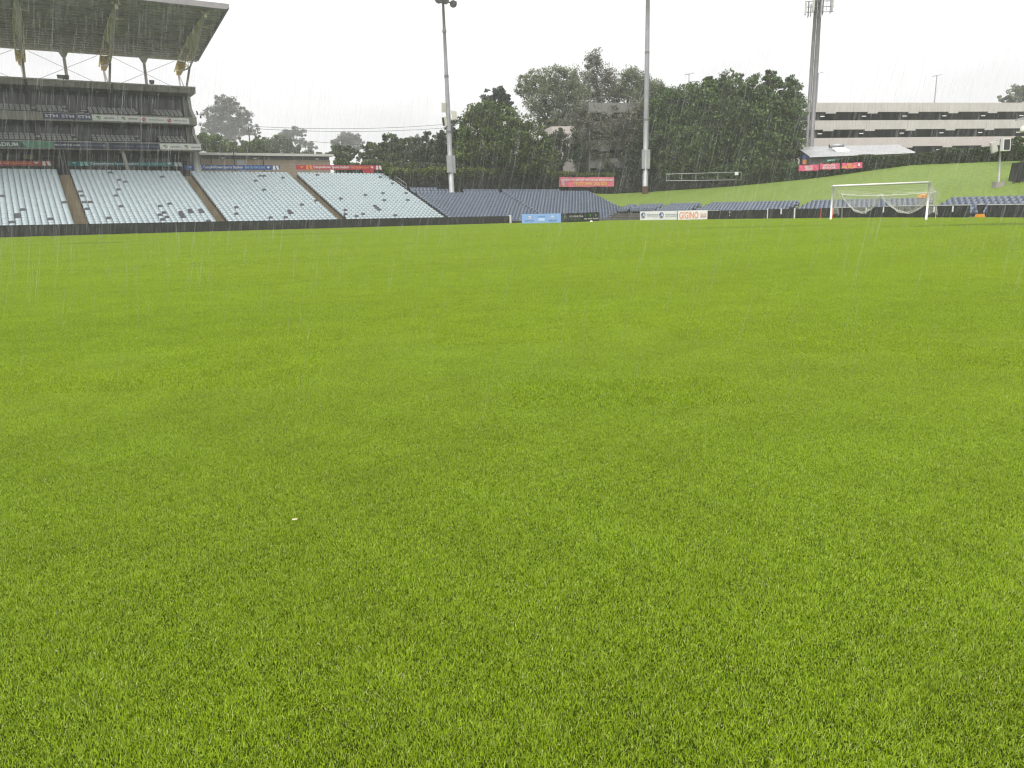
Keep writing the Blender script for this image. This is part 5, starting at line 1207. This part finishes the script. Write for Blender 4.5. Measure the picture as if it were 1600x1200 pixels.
# pale pink stair tower at the left end
cbox('stair_tower', M_PINKWALL, 0.2, 3.8, 1.0, 7.0, 4.0, 13.2); cbox('tower_slot', M_GLASS, 1.2, 1.7, .96, 1.0, 6.5, 12.5)
mb = MB(); mb.hexa([(-.2, .9, 10.2 - CPZ), (4.2, .9, 11.6 - CPZ), (4.2, 1.0, 11.6 - CPZ), (-.2, 1.0, 10.2 - CPZ), (-.2, .9, 10.45 - CPZ), (4.2, .9, 11.85 - CPZ), (4.2, 1.0, 11.85 - CPZ), (-.2, 1.0, 10.45 - CPZ)]); mb.build('stair_stringer', M_GREYCOL, car)
# lamps on the car park roof
for (x, yt, yb, label) in ((1461.5, 118, 160, 'thin double headed lamp post on the car park roof, rightmost'), (1277.5, 114.5, 160, 'thin double headed lamp post on the car park roof beside the aerial tower'), (1077, 115.5, 160, 'thin lamp post on the car park roof behind the fig trees')):
    b = at(x - 1.5, yb, 145); b.z = 15.0; tp = at(x, yt, 145); r = thing('roof_lamp', label, 'lamp post', b, 0); H = tp.z - b.z
    mb = MB(); mb.tube([(0, 0, 0), (0, 0, H)], [.11, .07], 8); mb.build('mast', mat('lilac_grey_steel', (.35, .34, .38), .5), r)
    for q in (-1, 1): mb = MB(); mb.hexa([(0, -.12, H - .05), (q * .85, -.12, H + .12 * q), (q * .85, .12, H + .12 * q), (0, .12, H - .05), (0, -.12, H + .02), (q * .85, -.12, H + .18 * q), (q * .85, .12, H + .18 * q), (0, .12, H + .02)]); mb.build('lamp_head', M_STEEL, r)

# ------------------------------------------------------------------ SHED behind the hedge
sA, sB, sC, sD, sE = at(1243.7, 230.2, 112), at(1265, 245, 105.5), at(1356, 242.2, 101), at(1402.9, 226.4, 107), at(1430.5, 238.2, 97)
o = Vector((sB.x, sB.y, 4.5)); sh = thing('shed', 'low shed with pale zinc roof behind the hill hedge', 'shed', o)
def rib_roof(q00, q10, q11, q01, n):
    for i in range(n):
        a, b = i / n, (i + 1) / n
        p = [q00.lerp(q10, a), q00.lerp(q10, b), q01.lerp(q11, b), q01.lerp(q11, a)]
        g_ = (q10 - q00).normalized() * .015; up = Vector((0, 0, .05))
        mb_ = MB(); P_ = [p[0] + g_ - o, p[1] - g_ - o, p[2] - g_ - o, p[3] + g_ - o]; mb_.hexa(P_ + [x + up for x in P_]); mb_.build('roof_sheet', M_ZINC, sh)
q00 = sB.copy(); q10 = sE.copy(); q00.z = sB.z; q01 = sA.copy(); q11 = sD.copy()
rib_roof(q00, q10, q11, q01, 26)
mb = MB(); ins = Vector((.3, .6, 0))
P_ = [Vector((sB.x + .5, sB.y + .5, 4.0)) - o, Vector((sE.x - .5, sE.y + .6, 4.0)) - o, Vector((sD.x - .4, sD.y - .3, 4.0)) - o, Vector((sA.x + .5, sA.y - .3, 4.0)) - o]
T_ = [Vector((P_[0].x, P_[0].y, sB.z - .12 - o.z)), Vector((P_[1].x, P_[1].y, sE.z - .12 - o.z)), Vector((P_[2].x, P_[2].y, sD.z - .15 - o.z)), Vector((P_[3].x, P_[3].y, sA.z - .15 - o.z))]
mb.hexa(P_ + T_); mb.build('wall', M_GREYCOL, sh)
mb = MB(); mb.tube([q00 - o + Vector((0, -.06, -.05)), q10 - o + Vector((0, -.06, -.05))], .07, 6); mb.build('gutter', M_ZINC, sh)
q = at(1257.3, 250, 107) - o; mb = MB(); mb.box(q.x - .28, q.x + .28, q.y, q.y + .03, q.z - .6, q.z + .6); mb.build('poster', M_BLUEBAN, sh); mb = MB(); mb.box(q.x - .26, q.x + .26, q.y - .02, q.y - .005, q.z - .55, q.z + .05); mb.build('poster_print', M_ORANGE_LT, sh)
q = at(1297, 251.5, 103.3) - o; mb = MB(); mb.box(q.x - .5, q.x + .5, q.y - .4, q.y - .37, q.z - .15, q.z + .15); mb.build('green_plate', M_TEAL_LT, sh)
# skylight hatch and rolled blind on the shed roof
ra, rb = at(1296, 230.0, 108.2), at(1319, 229.0, 107.6)
r = thing('roof_hatch', 'pale open hatch with a rolled cover on the shed roof', 'hatch', ra)
mb = MB(); mb.tube([Vector((0, 0, .15)), rb - ra + Vector((0, 0, .15))], .26, 14); mb.build('rolled_cover', M_STEEL, r, smooth=True)
mb = MB(); mb.tube([Vector((-.05, 0, .15)), Vector((.02, 0, .15))], .22, 12); mb.build('roll_end', M_FRAME, r)
h1, h2, h3, h4 = at(1307.5, 237.8, 105.4) - ra, at(1328.5, 237.2, 104.6) - ra, at(1319.5, 231, 106.6) - ra, at(1299.5, 232, 107.2) - ra
mb = MB(); up = Vector((0, 0, .10)); mb.hexa([h1, h2, h3, h4, h1 + up, h2 + up, h3 + up, h4 + up]); mb.build('hatch_panel', M_WHITE, r)

# ------------------------------------------------------------------ TREES
def crown_leaves(lobes, count, size, density_gap=0.0, cl_r=.16, shell=.55, seed=0):
    """lobes: (centre, rx, ry, rz). Leaves gathered in clumps through the outer part of each lobe."""
    g = np.random.default_rng(seed); vol = np.array([l[1] * l[3] for l in lobes]) ** .9; vol = vol / vol.sum(); Ps, Ns = [], []
    for l, f in zip(lobes, vol):
        c = np.array(l[0]); rad = np.array([l[1], l[2], l[3]]); n = int(count * f); ncl = max(6, int(n / 46))
        d = g.normal(size=(ncl, 3)); d /= np.linalg.norm(d, axis=1, keepdims=True); rr = shell + (1 - shell) * g.random((ncl, 1)) ** .6
        rr *= 1 + .10 * np.sin(d[:, :1] * 7 + seed) * np.sin(d[:, 1:2] * 5 + 2) + g.normal(0, .05, (ncl, 1))
        cc = c + d * rad * rr
        keep = g.random(ncl) > density_gap
        cc, d = cc[keep], d[keep]
        if len(cc) == 0: continue
        idx = g.integers(0, len(cc), n); cr = cl_r * rad.mean() * g.uniform(.6, 2.0, (len(cc), 1))
        e = g.normal(size=(n, 3)); e /= np.linalg.norm(e, axis=1, keepdims=True); e *= g.random((n, 1)) ** .45
        Ps.append(cc[idx] + e * cr[idx] * np.array([1, 1, .72])); Ns.append(d[idx] * .5 + np.array([0, 0, .6]) + e * .5)
    return leaf_quads(np.concatenate(Ps), np.concatenate(Ns), size, .5, g)
def limb(mb_, a, b, r0, r1, n=6, bend=.12, seed=0):
    rd = random.Random(seed); d = b - a; pts = []
    for k in range(6):
        f = k / 5; off = Vector((rd.uniform(-1, 1), rd.uniform(-1, 1), rd.uniform(-.4, .4))) * d.length * bend * math.sin(math.pi * f) * .5
        pts.append(a + d * f + off)
    mb_.tube(pts, [r0 + (r1 - r0) * k / 5 for k in range(6)], n); return pts
TREE_N = [0]
def tree(name, label, Y, lobes_px, base_px, lm, count, size, trunk_r=.35, bark=None, gap=0.0, cl=.16, shell=.5, dscale=.85, cat='tree', limbs=True, group=None, base_z=None, ydisp=None):
    """lobes_px: (px, py, rx_px, ry_px[, dY]) in photo pixels at distance Y"""
    TREE_N[0] += 1; sd = TREE_N[0] * 17
    b = at(base_px[0], base_px[1], Y); b.z = base_z if base_z is not None else 3.6
    r_ = thing(name, label, cat, b, 0, group); lobes = []; k = Y / FPX
    for l in lobes_px:
        dY = l[4] if len(l) > 4 else 0
        c = at(l[0], l[1], Y + dY); kk = (Y + dY) / FPX
        rx, rz = l[2] * kk, l[3] * kk; lobes.append((tuple(c - b), rx, (rx + rz) * .5 * dscale, rz))
    V, Q = crown_leaves(lobes, count, size, gap, cl, shell, sd)
    tag(link('crown', np_mesh('crown', V, Q, lm), r_), kind='stuff')
    bark = bark or M_BARK
    t_ = MB(); cen = sum((Vector(l[0]) for l in lobes), Vector()) / len(lobes); low = min(l[0][2] - l[3] for l in lobes)
    fork = Vector((cen.x * .35, 0, max(1.5, low * .8 + .25 * cen.z)))
    if limbs:
        limb(t_, Vector((0, 0, -1)), fork, trunk_r, trunk_r * .75, 9, .06, sd)
        for j, l in enumerate(lobes):
            c = Vector(l[0]); pts = limb(t_, fork - Vector((0, 0, random.uniform(0, .2) * fork.z)), c, trunk_r * .55, trunk_r * .16, 6, .18, sd + j)
            for q in range(4):
                rd = random.Random(sd + j * 7 + q); e = c + Vector((rd.uniform(-1, 1) * l[1], rd.uniform(-1, 1) * l[2], rd.uniform(-.3, .9) * l[3])) * .75
                limb(t_, pts[3 + q % 3], e, trunk_r * .2, trunk_r * .05, 5, .2, sd + j + q)
    else:
        t_.tube([(0, 0, -1), (cen.x * .2, 0, low * .5 + .5), (cen.x * .6, 0, cen.z)], [trunk_r, trunk_r * .8, trunk_r * .3], 8)
    t_.build('trunk', bark, r_)
    return r_
# the great figs right of the middle: dense, dark
tree('fig_tree', 'broad dense dark fig tree beside the tall grey floodlight pole', 122, [(1040, 165, 30, 24), (1030, 205, 28, 34), (1070, 160, 28, 25), (1060, 210, 34, 40), (1045, 250, 34, 26), (1085, 255, 26, 24)], (1050, 285), LM_FIG, 34000, .38, .6, cl=.23, shell=.45)
tree('fig_tree', 'broad dense fig tree in the middle of the dark clump', 118, [(1100, 150, 26, 24), (1135, 138, 28, 21), (1120, 180, 42, 38), (1100, 225, 40, 44), (1150, 200, 36, 40), (1140, 250, 42, 34), (1112, 130, 14, 10)], (1120, 290), LM_FIG, 44000, .38, .7, cl=.23, shell=.45)
tree('fig_tree', 'tall dense fig tree at the right end of the dark clump, beside the tower', 112, [(1175, 140, 22, 20), (1205, 128, 16, 14), (1235, 140, 16, 19), (1190, 175, 36, 34), (1232, 178, 26, 34), (1200, 220, 40, 40), (1232, 222, 22, 30), (1190, 258, 44, 28), (1200, 116, 5, 6)], (1200, 285), LM_FIG, 44000, .37, .7, cl=.22, shell=.45)
tree('palm_bush', 'small light green palm like bush at the foot of the fig trees', 106, [(1205, 256, 20, 9), (1225, 262, 14, 8)], (1210, 272), LM_MID, 2600, .34, .1, limbs=False, cat='bush')
# low growth under the trees, behind the walls
def undergrowth(label, x0, x1, y_top, push, lm, n):
    xs_ = list(range(x0, x1, 15)) + [x1]
    hedge_row('undergrowth', label, xs_, [y_top + 3 * math.sin(x * .13) + 2 * math.sin(x * .31) for x in xs_], 3.6, 2.4, lm, n, .38, push)
undergrowth('dark bushes at the foot of the fig trees behind the pipe railing', 1035, 1250, 258, 2.6, LM_FIG, 15000)
undergrowth('dark bushes under the gum trees behind the large pink banner', 905, 1035, 263, 3.4, LM_DARK, 8000)
undergrowth('green bushes between the tan building and the screened wall', 505, 620, 254, 8.0, LM_MID, 9000)
undergrowth('dark bushes along the back of the screened wall beside the slim pole', 612, 880, 256, 3.0, LM_DARK, 14000)
# gums between the two poles
tree('gum_tree', 'large spreading grey green gum tree with open crown left of the tall pole', 128, [(835, 128, 26, 20), (872, 122, 30, 19), (845, 155, 34, 24), (885, 150, 34, 30), (905, 140, 20, 26), (862, 182, 30, 16), (905, 185, 26, 22), (820, 140, 18, 12), (872, 208, 24, 14), (858, 232, 16, 16), (884, 240, 10, 14), (850, 200, 22, 13), (888, 206, 15, 15)], (893, 272), LM_GUM, 46000, .27, .5, bark=M_BARK, gap=.12, cl=.2, shell=.22)
tree('gum_tree', 'tall thin gum tree with sparse brownish top', 136, [(930, 95, 16, 16), (922, 122, 16, 17), (950, 125, 16, 20), (934, 148, 24, 16), (958, 148, 14, 16)], (932, 268), LM_BROWN, 12000, .27, .26, gap=.12, cl=.32, shell=.1, bark=M_BARKPALE)
tree('gum_tree', 'slender gum tree with rounded tufts just left of the tall pole', 134, [(985, 118, 15, 15), (972, 142, 16, 16), (992, 145, 16, 18), (1004, 132, 12, 20)], (975, 268), LM_GUM, 12000, .27, .22, gap=.1, cl=.32, shell=.1, bark=M_BARK)
tree('gum_tree', 'pale sparse gum tree showing behind the figs right of the tall pole', 142, [(1022, 140, 16, 17), (1042, 150, 16, 16), (1012, 158, 12, 12)], (1025, 268), LM_GUM, 11000, .29, .25, gap=.1, cl=.3, shell=.12)
tree('wattle_tree', 'thin brownish veil of a tree in front of the grey car park end', 124, [(925, 215, 26, 30), (908, 195, 20, 34), (915, 235, 24, 26), (930, 185, 22, 20), (955, 200, 26, 34), (985, 205, 24, 40), (940, 250, 22, 16), (1000, 180, 18, 26)], (955, 272), LM_BROWN, 40000, .28, .2, gap=.04, cl=.24, shell=.06)
tree('wattle_tree', 'dull thin tree partly covering the pale pink stair tower', 119, [(868, 215, 22, 16), (882, 238, 16, 20), (850, 240, 14, 16), (900, 230, 12, 30)], (880, 272), LM_DARK, 7000, .3, .16, gap=.1, cl=.24, shell=.1)
tree('wattle_tree', 'young thin tree with drooping branches beside the fig clump', 122, [(1002, 225, 18, 34), (985, 245, 16, 24)], (1000, 275), LM_DARK, 5200, .34, .16, gap=.1, cl=.22, shell=.1)
# left of the gums
tree('bushy_tree', 'big rounded bright green tree behind the dark screened wall', 112, [(760, 178, 28, 20), (745, 205, 28, 34), (785, 200, 34, 34), (765, 235, 42, 32), (810, 225, 34, 40), (735, 240, 26, 26), (838, 245, 26, 26), (855, 255, 22, 20), (850, 225, 14, 16)], (775, 285), LM_BRIGHT, 42000, .36, .5, cl=.21, shell=.45)
tree('dark_tree', 'small dark rounded tree top rising behind the bright green tree', 135, [(775, 153, 20, 15), (762, 160, 14, 12), (790, 158, 12, 12)], (775, 270), LM_DARK, 4500, .4, .3, cl=.2, shell=.3, gap=.1)
tree('dark_tree', 'dark loose tree just right of the slim floodlight pole', 116, [(718, 200, 18, 18), (705, 225, 20, 26), (725, 235, 18, 34), (690, 235, 20, 26), (712, 255, 30, 14)], (712, 282), LM_DARK, 13000, .36, .35, cl=.2, shell=.35, gap=.08)
tree('dark_tree', 'dark green tree just left of the slim floodlight pole', 122, [(668, 222, 16, 14), (655, 240, 22, 20), (680, 245, 20, 20), (640, 252, 22, 16)], (662, 282), LM_DARK, 11000, .36, .35, cl=.2, shell=.35, gap=.08)
tree('round_tree', 'mid green tree with pointed tops, second left of the slim pole', 126, [(612, 224, 18, 15), (640, 225, 12, 13), (605, 245, 26, 18), (632, 248, 18, 16)], (618, 278), LM_MID, 11000, .36, .3, cl=.2, shell=.35, gap=.05)
tree('round_tree', 'small mid green tree right of the tan block building', 128, [(580, 232, 13, 12), (592, 248, 18, 14), (572, 250, 12, 12)], (583, 275), LM_MID, 6500, .34, .25, cl=.2, shell=.35, gap=.05)
tree('creeper_bush', 'light green bush at the left end of the screened wall', 104, [(605, 262, 9, 8), (612, 270, 10, 9), (640, 257, 8, 5)], (608, 280), LM_BRIGHT, 3200, .28, .1, limbs=False, cat='bush')
tree('round_tree', 'small green tree at the right end of the tan roof', 150, [(527, 236, 14, 11), (548, 240, 15, 10), (535, 246, 16, 8)], (535, 262), LM_MID, 5200, .42, .25, cl=.2, shell=.35, gap=.08)
# far gums fading in the rain
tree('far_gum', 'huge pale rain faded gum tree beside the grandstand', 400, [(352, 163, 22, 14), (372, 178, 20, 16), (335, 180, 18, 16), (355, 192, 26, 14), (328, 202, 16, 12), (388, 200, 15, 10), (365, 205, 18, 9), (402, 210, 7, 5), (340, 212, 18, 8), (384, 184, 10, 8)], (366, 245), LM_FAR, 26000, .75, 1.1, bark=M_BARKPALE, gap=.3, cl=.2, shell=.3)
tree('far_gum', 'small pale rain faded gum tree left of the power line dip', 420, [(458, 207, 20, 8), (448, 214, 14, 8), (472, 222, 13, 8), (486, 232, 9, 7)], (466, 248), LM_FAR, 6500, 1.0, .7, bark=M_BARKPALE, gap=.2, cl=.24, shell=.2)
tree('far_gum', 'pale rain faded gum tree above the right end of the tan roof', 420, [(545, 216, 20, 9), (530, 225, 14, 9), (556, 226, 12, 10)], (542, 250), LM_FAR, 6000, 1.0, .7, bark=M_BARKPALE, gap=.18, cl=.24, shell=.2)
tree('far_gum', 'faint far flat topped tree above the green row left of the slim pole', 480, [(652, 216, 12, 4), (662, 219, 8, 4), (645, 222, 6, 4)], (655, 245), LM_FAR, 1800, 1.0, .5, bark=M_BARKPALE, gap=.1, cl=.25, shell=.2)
tree('round_tree', 'yellowish green tree next to the grandstand end', 165, [(335, 225, 22, 14), (318, 222, 14, 12), (352, 232, 20, 9), (365, 236, 14, 7)], (335, 255), LM_BRIGHT, 9000, .5, .3, cl=.2, shell=.4, gap=.05)
tree('round_tree', 'light green round tree behind the utility pole', 170, [(398, 228, 16, 11), (385, 234, 12, 8), (408, 234, 9, 8)], (398, 255), LM_BRIGHT, 5500, .5, .25, cl=.2, shell=.4, gap=.05)
tree('dark_tree', 'dark green tree above the tan roof left of the small far gum', 220, [(438, 226, 20, 13), (420, 230, 14, 10), (455, 234, 16, 9), (404, 218, 9, 7)], (438, 255), LM_MID, 7500, .6, .3, cl=.2, shell=.35, gap=.06)
tree('dark_tree', 'grey green bushes above the tan roof between the two lighter trees', 240, [(372, 226, 12, 9), (425, 238, 30, 5), (480, 240, 16, 4), (500, 241, 12, 3)], (420, 255), LM_MID, 5000, .6, .25, cl=.2, shell=.3, gap=.08, limbs=False, cat='bushes')
tree('far_tree', 'rounded tree behind the right end of the car park roof', 215, [(1590, 148, 20, 14), (1572, 155, 12, 7), (1612, 150, 22, 18)], (1592, 175), LM_GUM, 6000, .6, .4, cl=.2, shell=.35, gap=.12, base_z=8)
tree('hedge_shrub', 'light green shrub rising above the hedge at the right edge', 76, [(1588, 222, 12, 9), (1578, 227, 9, 6), (1602, 226, 10, 8)], (1588, 240), LM_BRIGHT, 3200, .2, .08, limbs=False, cat='shrub', base_z=6)

# ------------------------------------------------------------------ utility pole and wires
b = at(392, 245, 190); r = thing('utility_pole', 'leaning timber power pole with crossarm and transformer behind the tan roof', 'power pole', Vector((b.x, b.y, 3.5)))
o = Vector((b.x, b.y, 3.5)); tp = at(388, 198, 190) - o
mb = MB(); mb.tube([(0, 0, -1), (tp.x, 0, tp.z)], [.22, .15], 8); mb.build('pole', M_BARK, r)
a, c = at(381, 205.7, 190) - o, at(399.5, 206.2, 190) - o; mb = MB(); mb.tube([a, c], .11, 6); mb.build('crossarm', M_BARK, r)
q = at(392.3, 203.6, 190) - o; mb = MB(); mb.tube([(q.x, -.3, q.z - .45), (q.x, -.3, q.z + .4)], .3, 8); mb.build('transformer', M_FRAME, r)
for (x0, y0, x1, y1, sag, label) in ((397, 197.5, 700, 194, 5, 'upper thin power line crossing the sky left of the slim pole'), (399, 201, 700, 199.5, 5, 'lower thin power line crossing the sky left of the slim pole'), (399, 213, 560, 226, 1, 'short thin power line dipping behind the tan roof trees')):
    p0, p1 = at(x0, y0, 190), at(x1, y1, 210); n = 20
    mb = MB(); mb.tube([(p0.lerp(p1, k / n) - p0) - Vector((0, 0, sag * 190 / FPX * 4 * (k / n) * (1 - k / n))) for k in range(n + 1)], .045, 4)
    tag(mb.build('power_line', M_FRAME, None, p0), label, 'power line')

# pale dry leaf on the turf
v = ray(460, 812); k = (.035 - CAMH) / v.z; p = Vector((v.x * k, v.y * k, .035))
mb = MB(); mb.add([(-.013, -.005, 0), (-.003, -.010, .004), (.012, -.003, .001), (.016, .005, .005), (.003, .009, .002), (-.010, .005, .004)], [(0, 1, 2, 3, 4, 5)])
mb.add([(-.013, -.005, -.002), (-.003, -.010, .002), (.012, -.003, -.001), (.016, .005, .003), (.003, .009, .0), (-.010, .005, .002)], [(5, 4, 3, 2, 1, 0)])
tag(mb.build('dry_leaf', mat('dry_leaf', (.62, .55, .36), .7), None, p), 'tiny pale dry leaf lying on the turf left of centre', 'leaf')

# ------------------------------------------------------------------ RAIN: slanting threads of water in the air
M_RAIN = bpy.data.materials.new('rain_water'); M_RAIN.use_nodes = True; t_ = M_RAIN.node_tree; t_.nodes.clear()
o_ = t_.nodes.new('ShaderNodeOutputMaterial'); tr_ = t_.nodes.new('ShaderNodeBsdfTransparent'); tl_ = t_.nodes.new('ShaderNodeBsdfTranslucent'); df_ = t_.nodes.new('ShaderNodeBsdfDiffuse'); ad_ = t_.nodes.new('ShaderNodeMixShader'); mx_ = t_.nodes.new('ShaderNodeMixShader')
tl_.inputs[0].default_value = (.9, .92, .94, 1); df_.inputs[0].default_value = (.9, .92, .94, 1); ad_.inputs[0].default_value = .5; mx_.inputs[0].default_value = RAIN_FAC = .3
t_.links.new(df_.outputs[0], ad_.inputs[1]); t_.links.new(tl_.outputs[0], ad_.inputs[2]); t_.links.new(tr_.outputs[0], mx_.inputs[1]); t_.links.new(ad_.outputs[0], mx_.inputs[2]); t_.links.new(mx_.outputs[0], o_.inputs[0])
g = np.random.default_rng(5); NR = 14000
Yr = 4.5 + 42 * g.random(NR) ** .8; Xr = (g.random(NR) * 2 - 1) * (Yr * .78 + 2); Zr = g.uniform(.05, 1.0, NR) * np.minimum(11, 1.7 + Yr * .36)
ln = g.uniform(.3, .85, NR); slant = .20 + g.normal(0, .035, NR); ydrift = g.normal(0, .05, NR); rad = g.uniform(.0008, .0019, NR) * np.clip(Yr / 14, .5, 1.5)
top = np.stack([Xr, Yr, Zr], 1); d = np.stack([-slant, ydrift, -np.ones(NR)], 1); d /= np.linalg.norm(d, axis=1, keepdims=True); bot = top + d * ln[:, None]
ok = bot[:, 2] > .04; top, bot, rad, d = top[ok], bot[ok], rad[ok], d[ok]; n_ = len(top)
e1 = np.cross(d, [0, 1, 0]); e1 /= np.linalg.norm(e1, axis=1, keepdims=True); e2 = np.cross(d, e1)
mid = (top + bot) / 2; V = []
for k in range(3):
    u = (math.cos(2.094 * k) * e1 + math.sin(2.094 * k) * e2) * rad[:, None]; V.append(mid + u)
V = np.stack([top] + V + [bot], 1).reshape(-1, 3)
T = np.array([(0, 1, 2), (0, 2, 3), (0, 3, 1), (4, 2, 1), (4, 3, 2), (4, 1, 3)]); T = (np.arange(n_)[:, None, None] * 5 + T[None]).reshape(-1, 3)
tag(link('rain', np_mesh('rain', V, T, M_RAIN, n=3)), 'slanting threads of falling rain over the whole ground', 'rain', kind='stuff')

# ------------------------------------------------------------------ HAZE: the wet air
HAZE_DENSITY = 0.00075
hm_ = bpy.data.materials.new('wet_air'); hm_.use_nodes = True; t_ = hm_.node_tree; t_.nodes.clear()
o_ = t_.nodes.new('ShaderNodeOutputMaterial'); pv_ = t_.nodes.new('ShaderNodeVolumePrincipled'); pv_.inputs['Color'].default_value = (.93, .94, .95, 1); pv_.inputs['Density'].default_value = HAZE_DENSITY; pv_.inputs['Anisotropy'].default_value = 0.2
t_.links.new(pv_.outputs[0], o_.inputs['Volume'])
mb = MB(); mb.box(-330, 330, -60, 540, -2.0, 44)
hz = mb.build('haze', hm_); tag(hz, 'thin pale rain haze in the air over the whole ground', 'haze', kind='stuff')
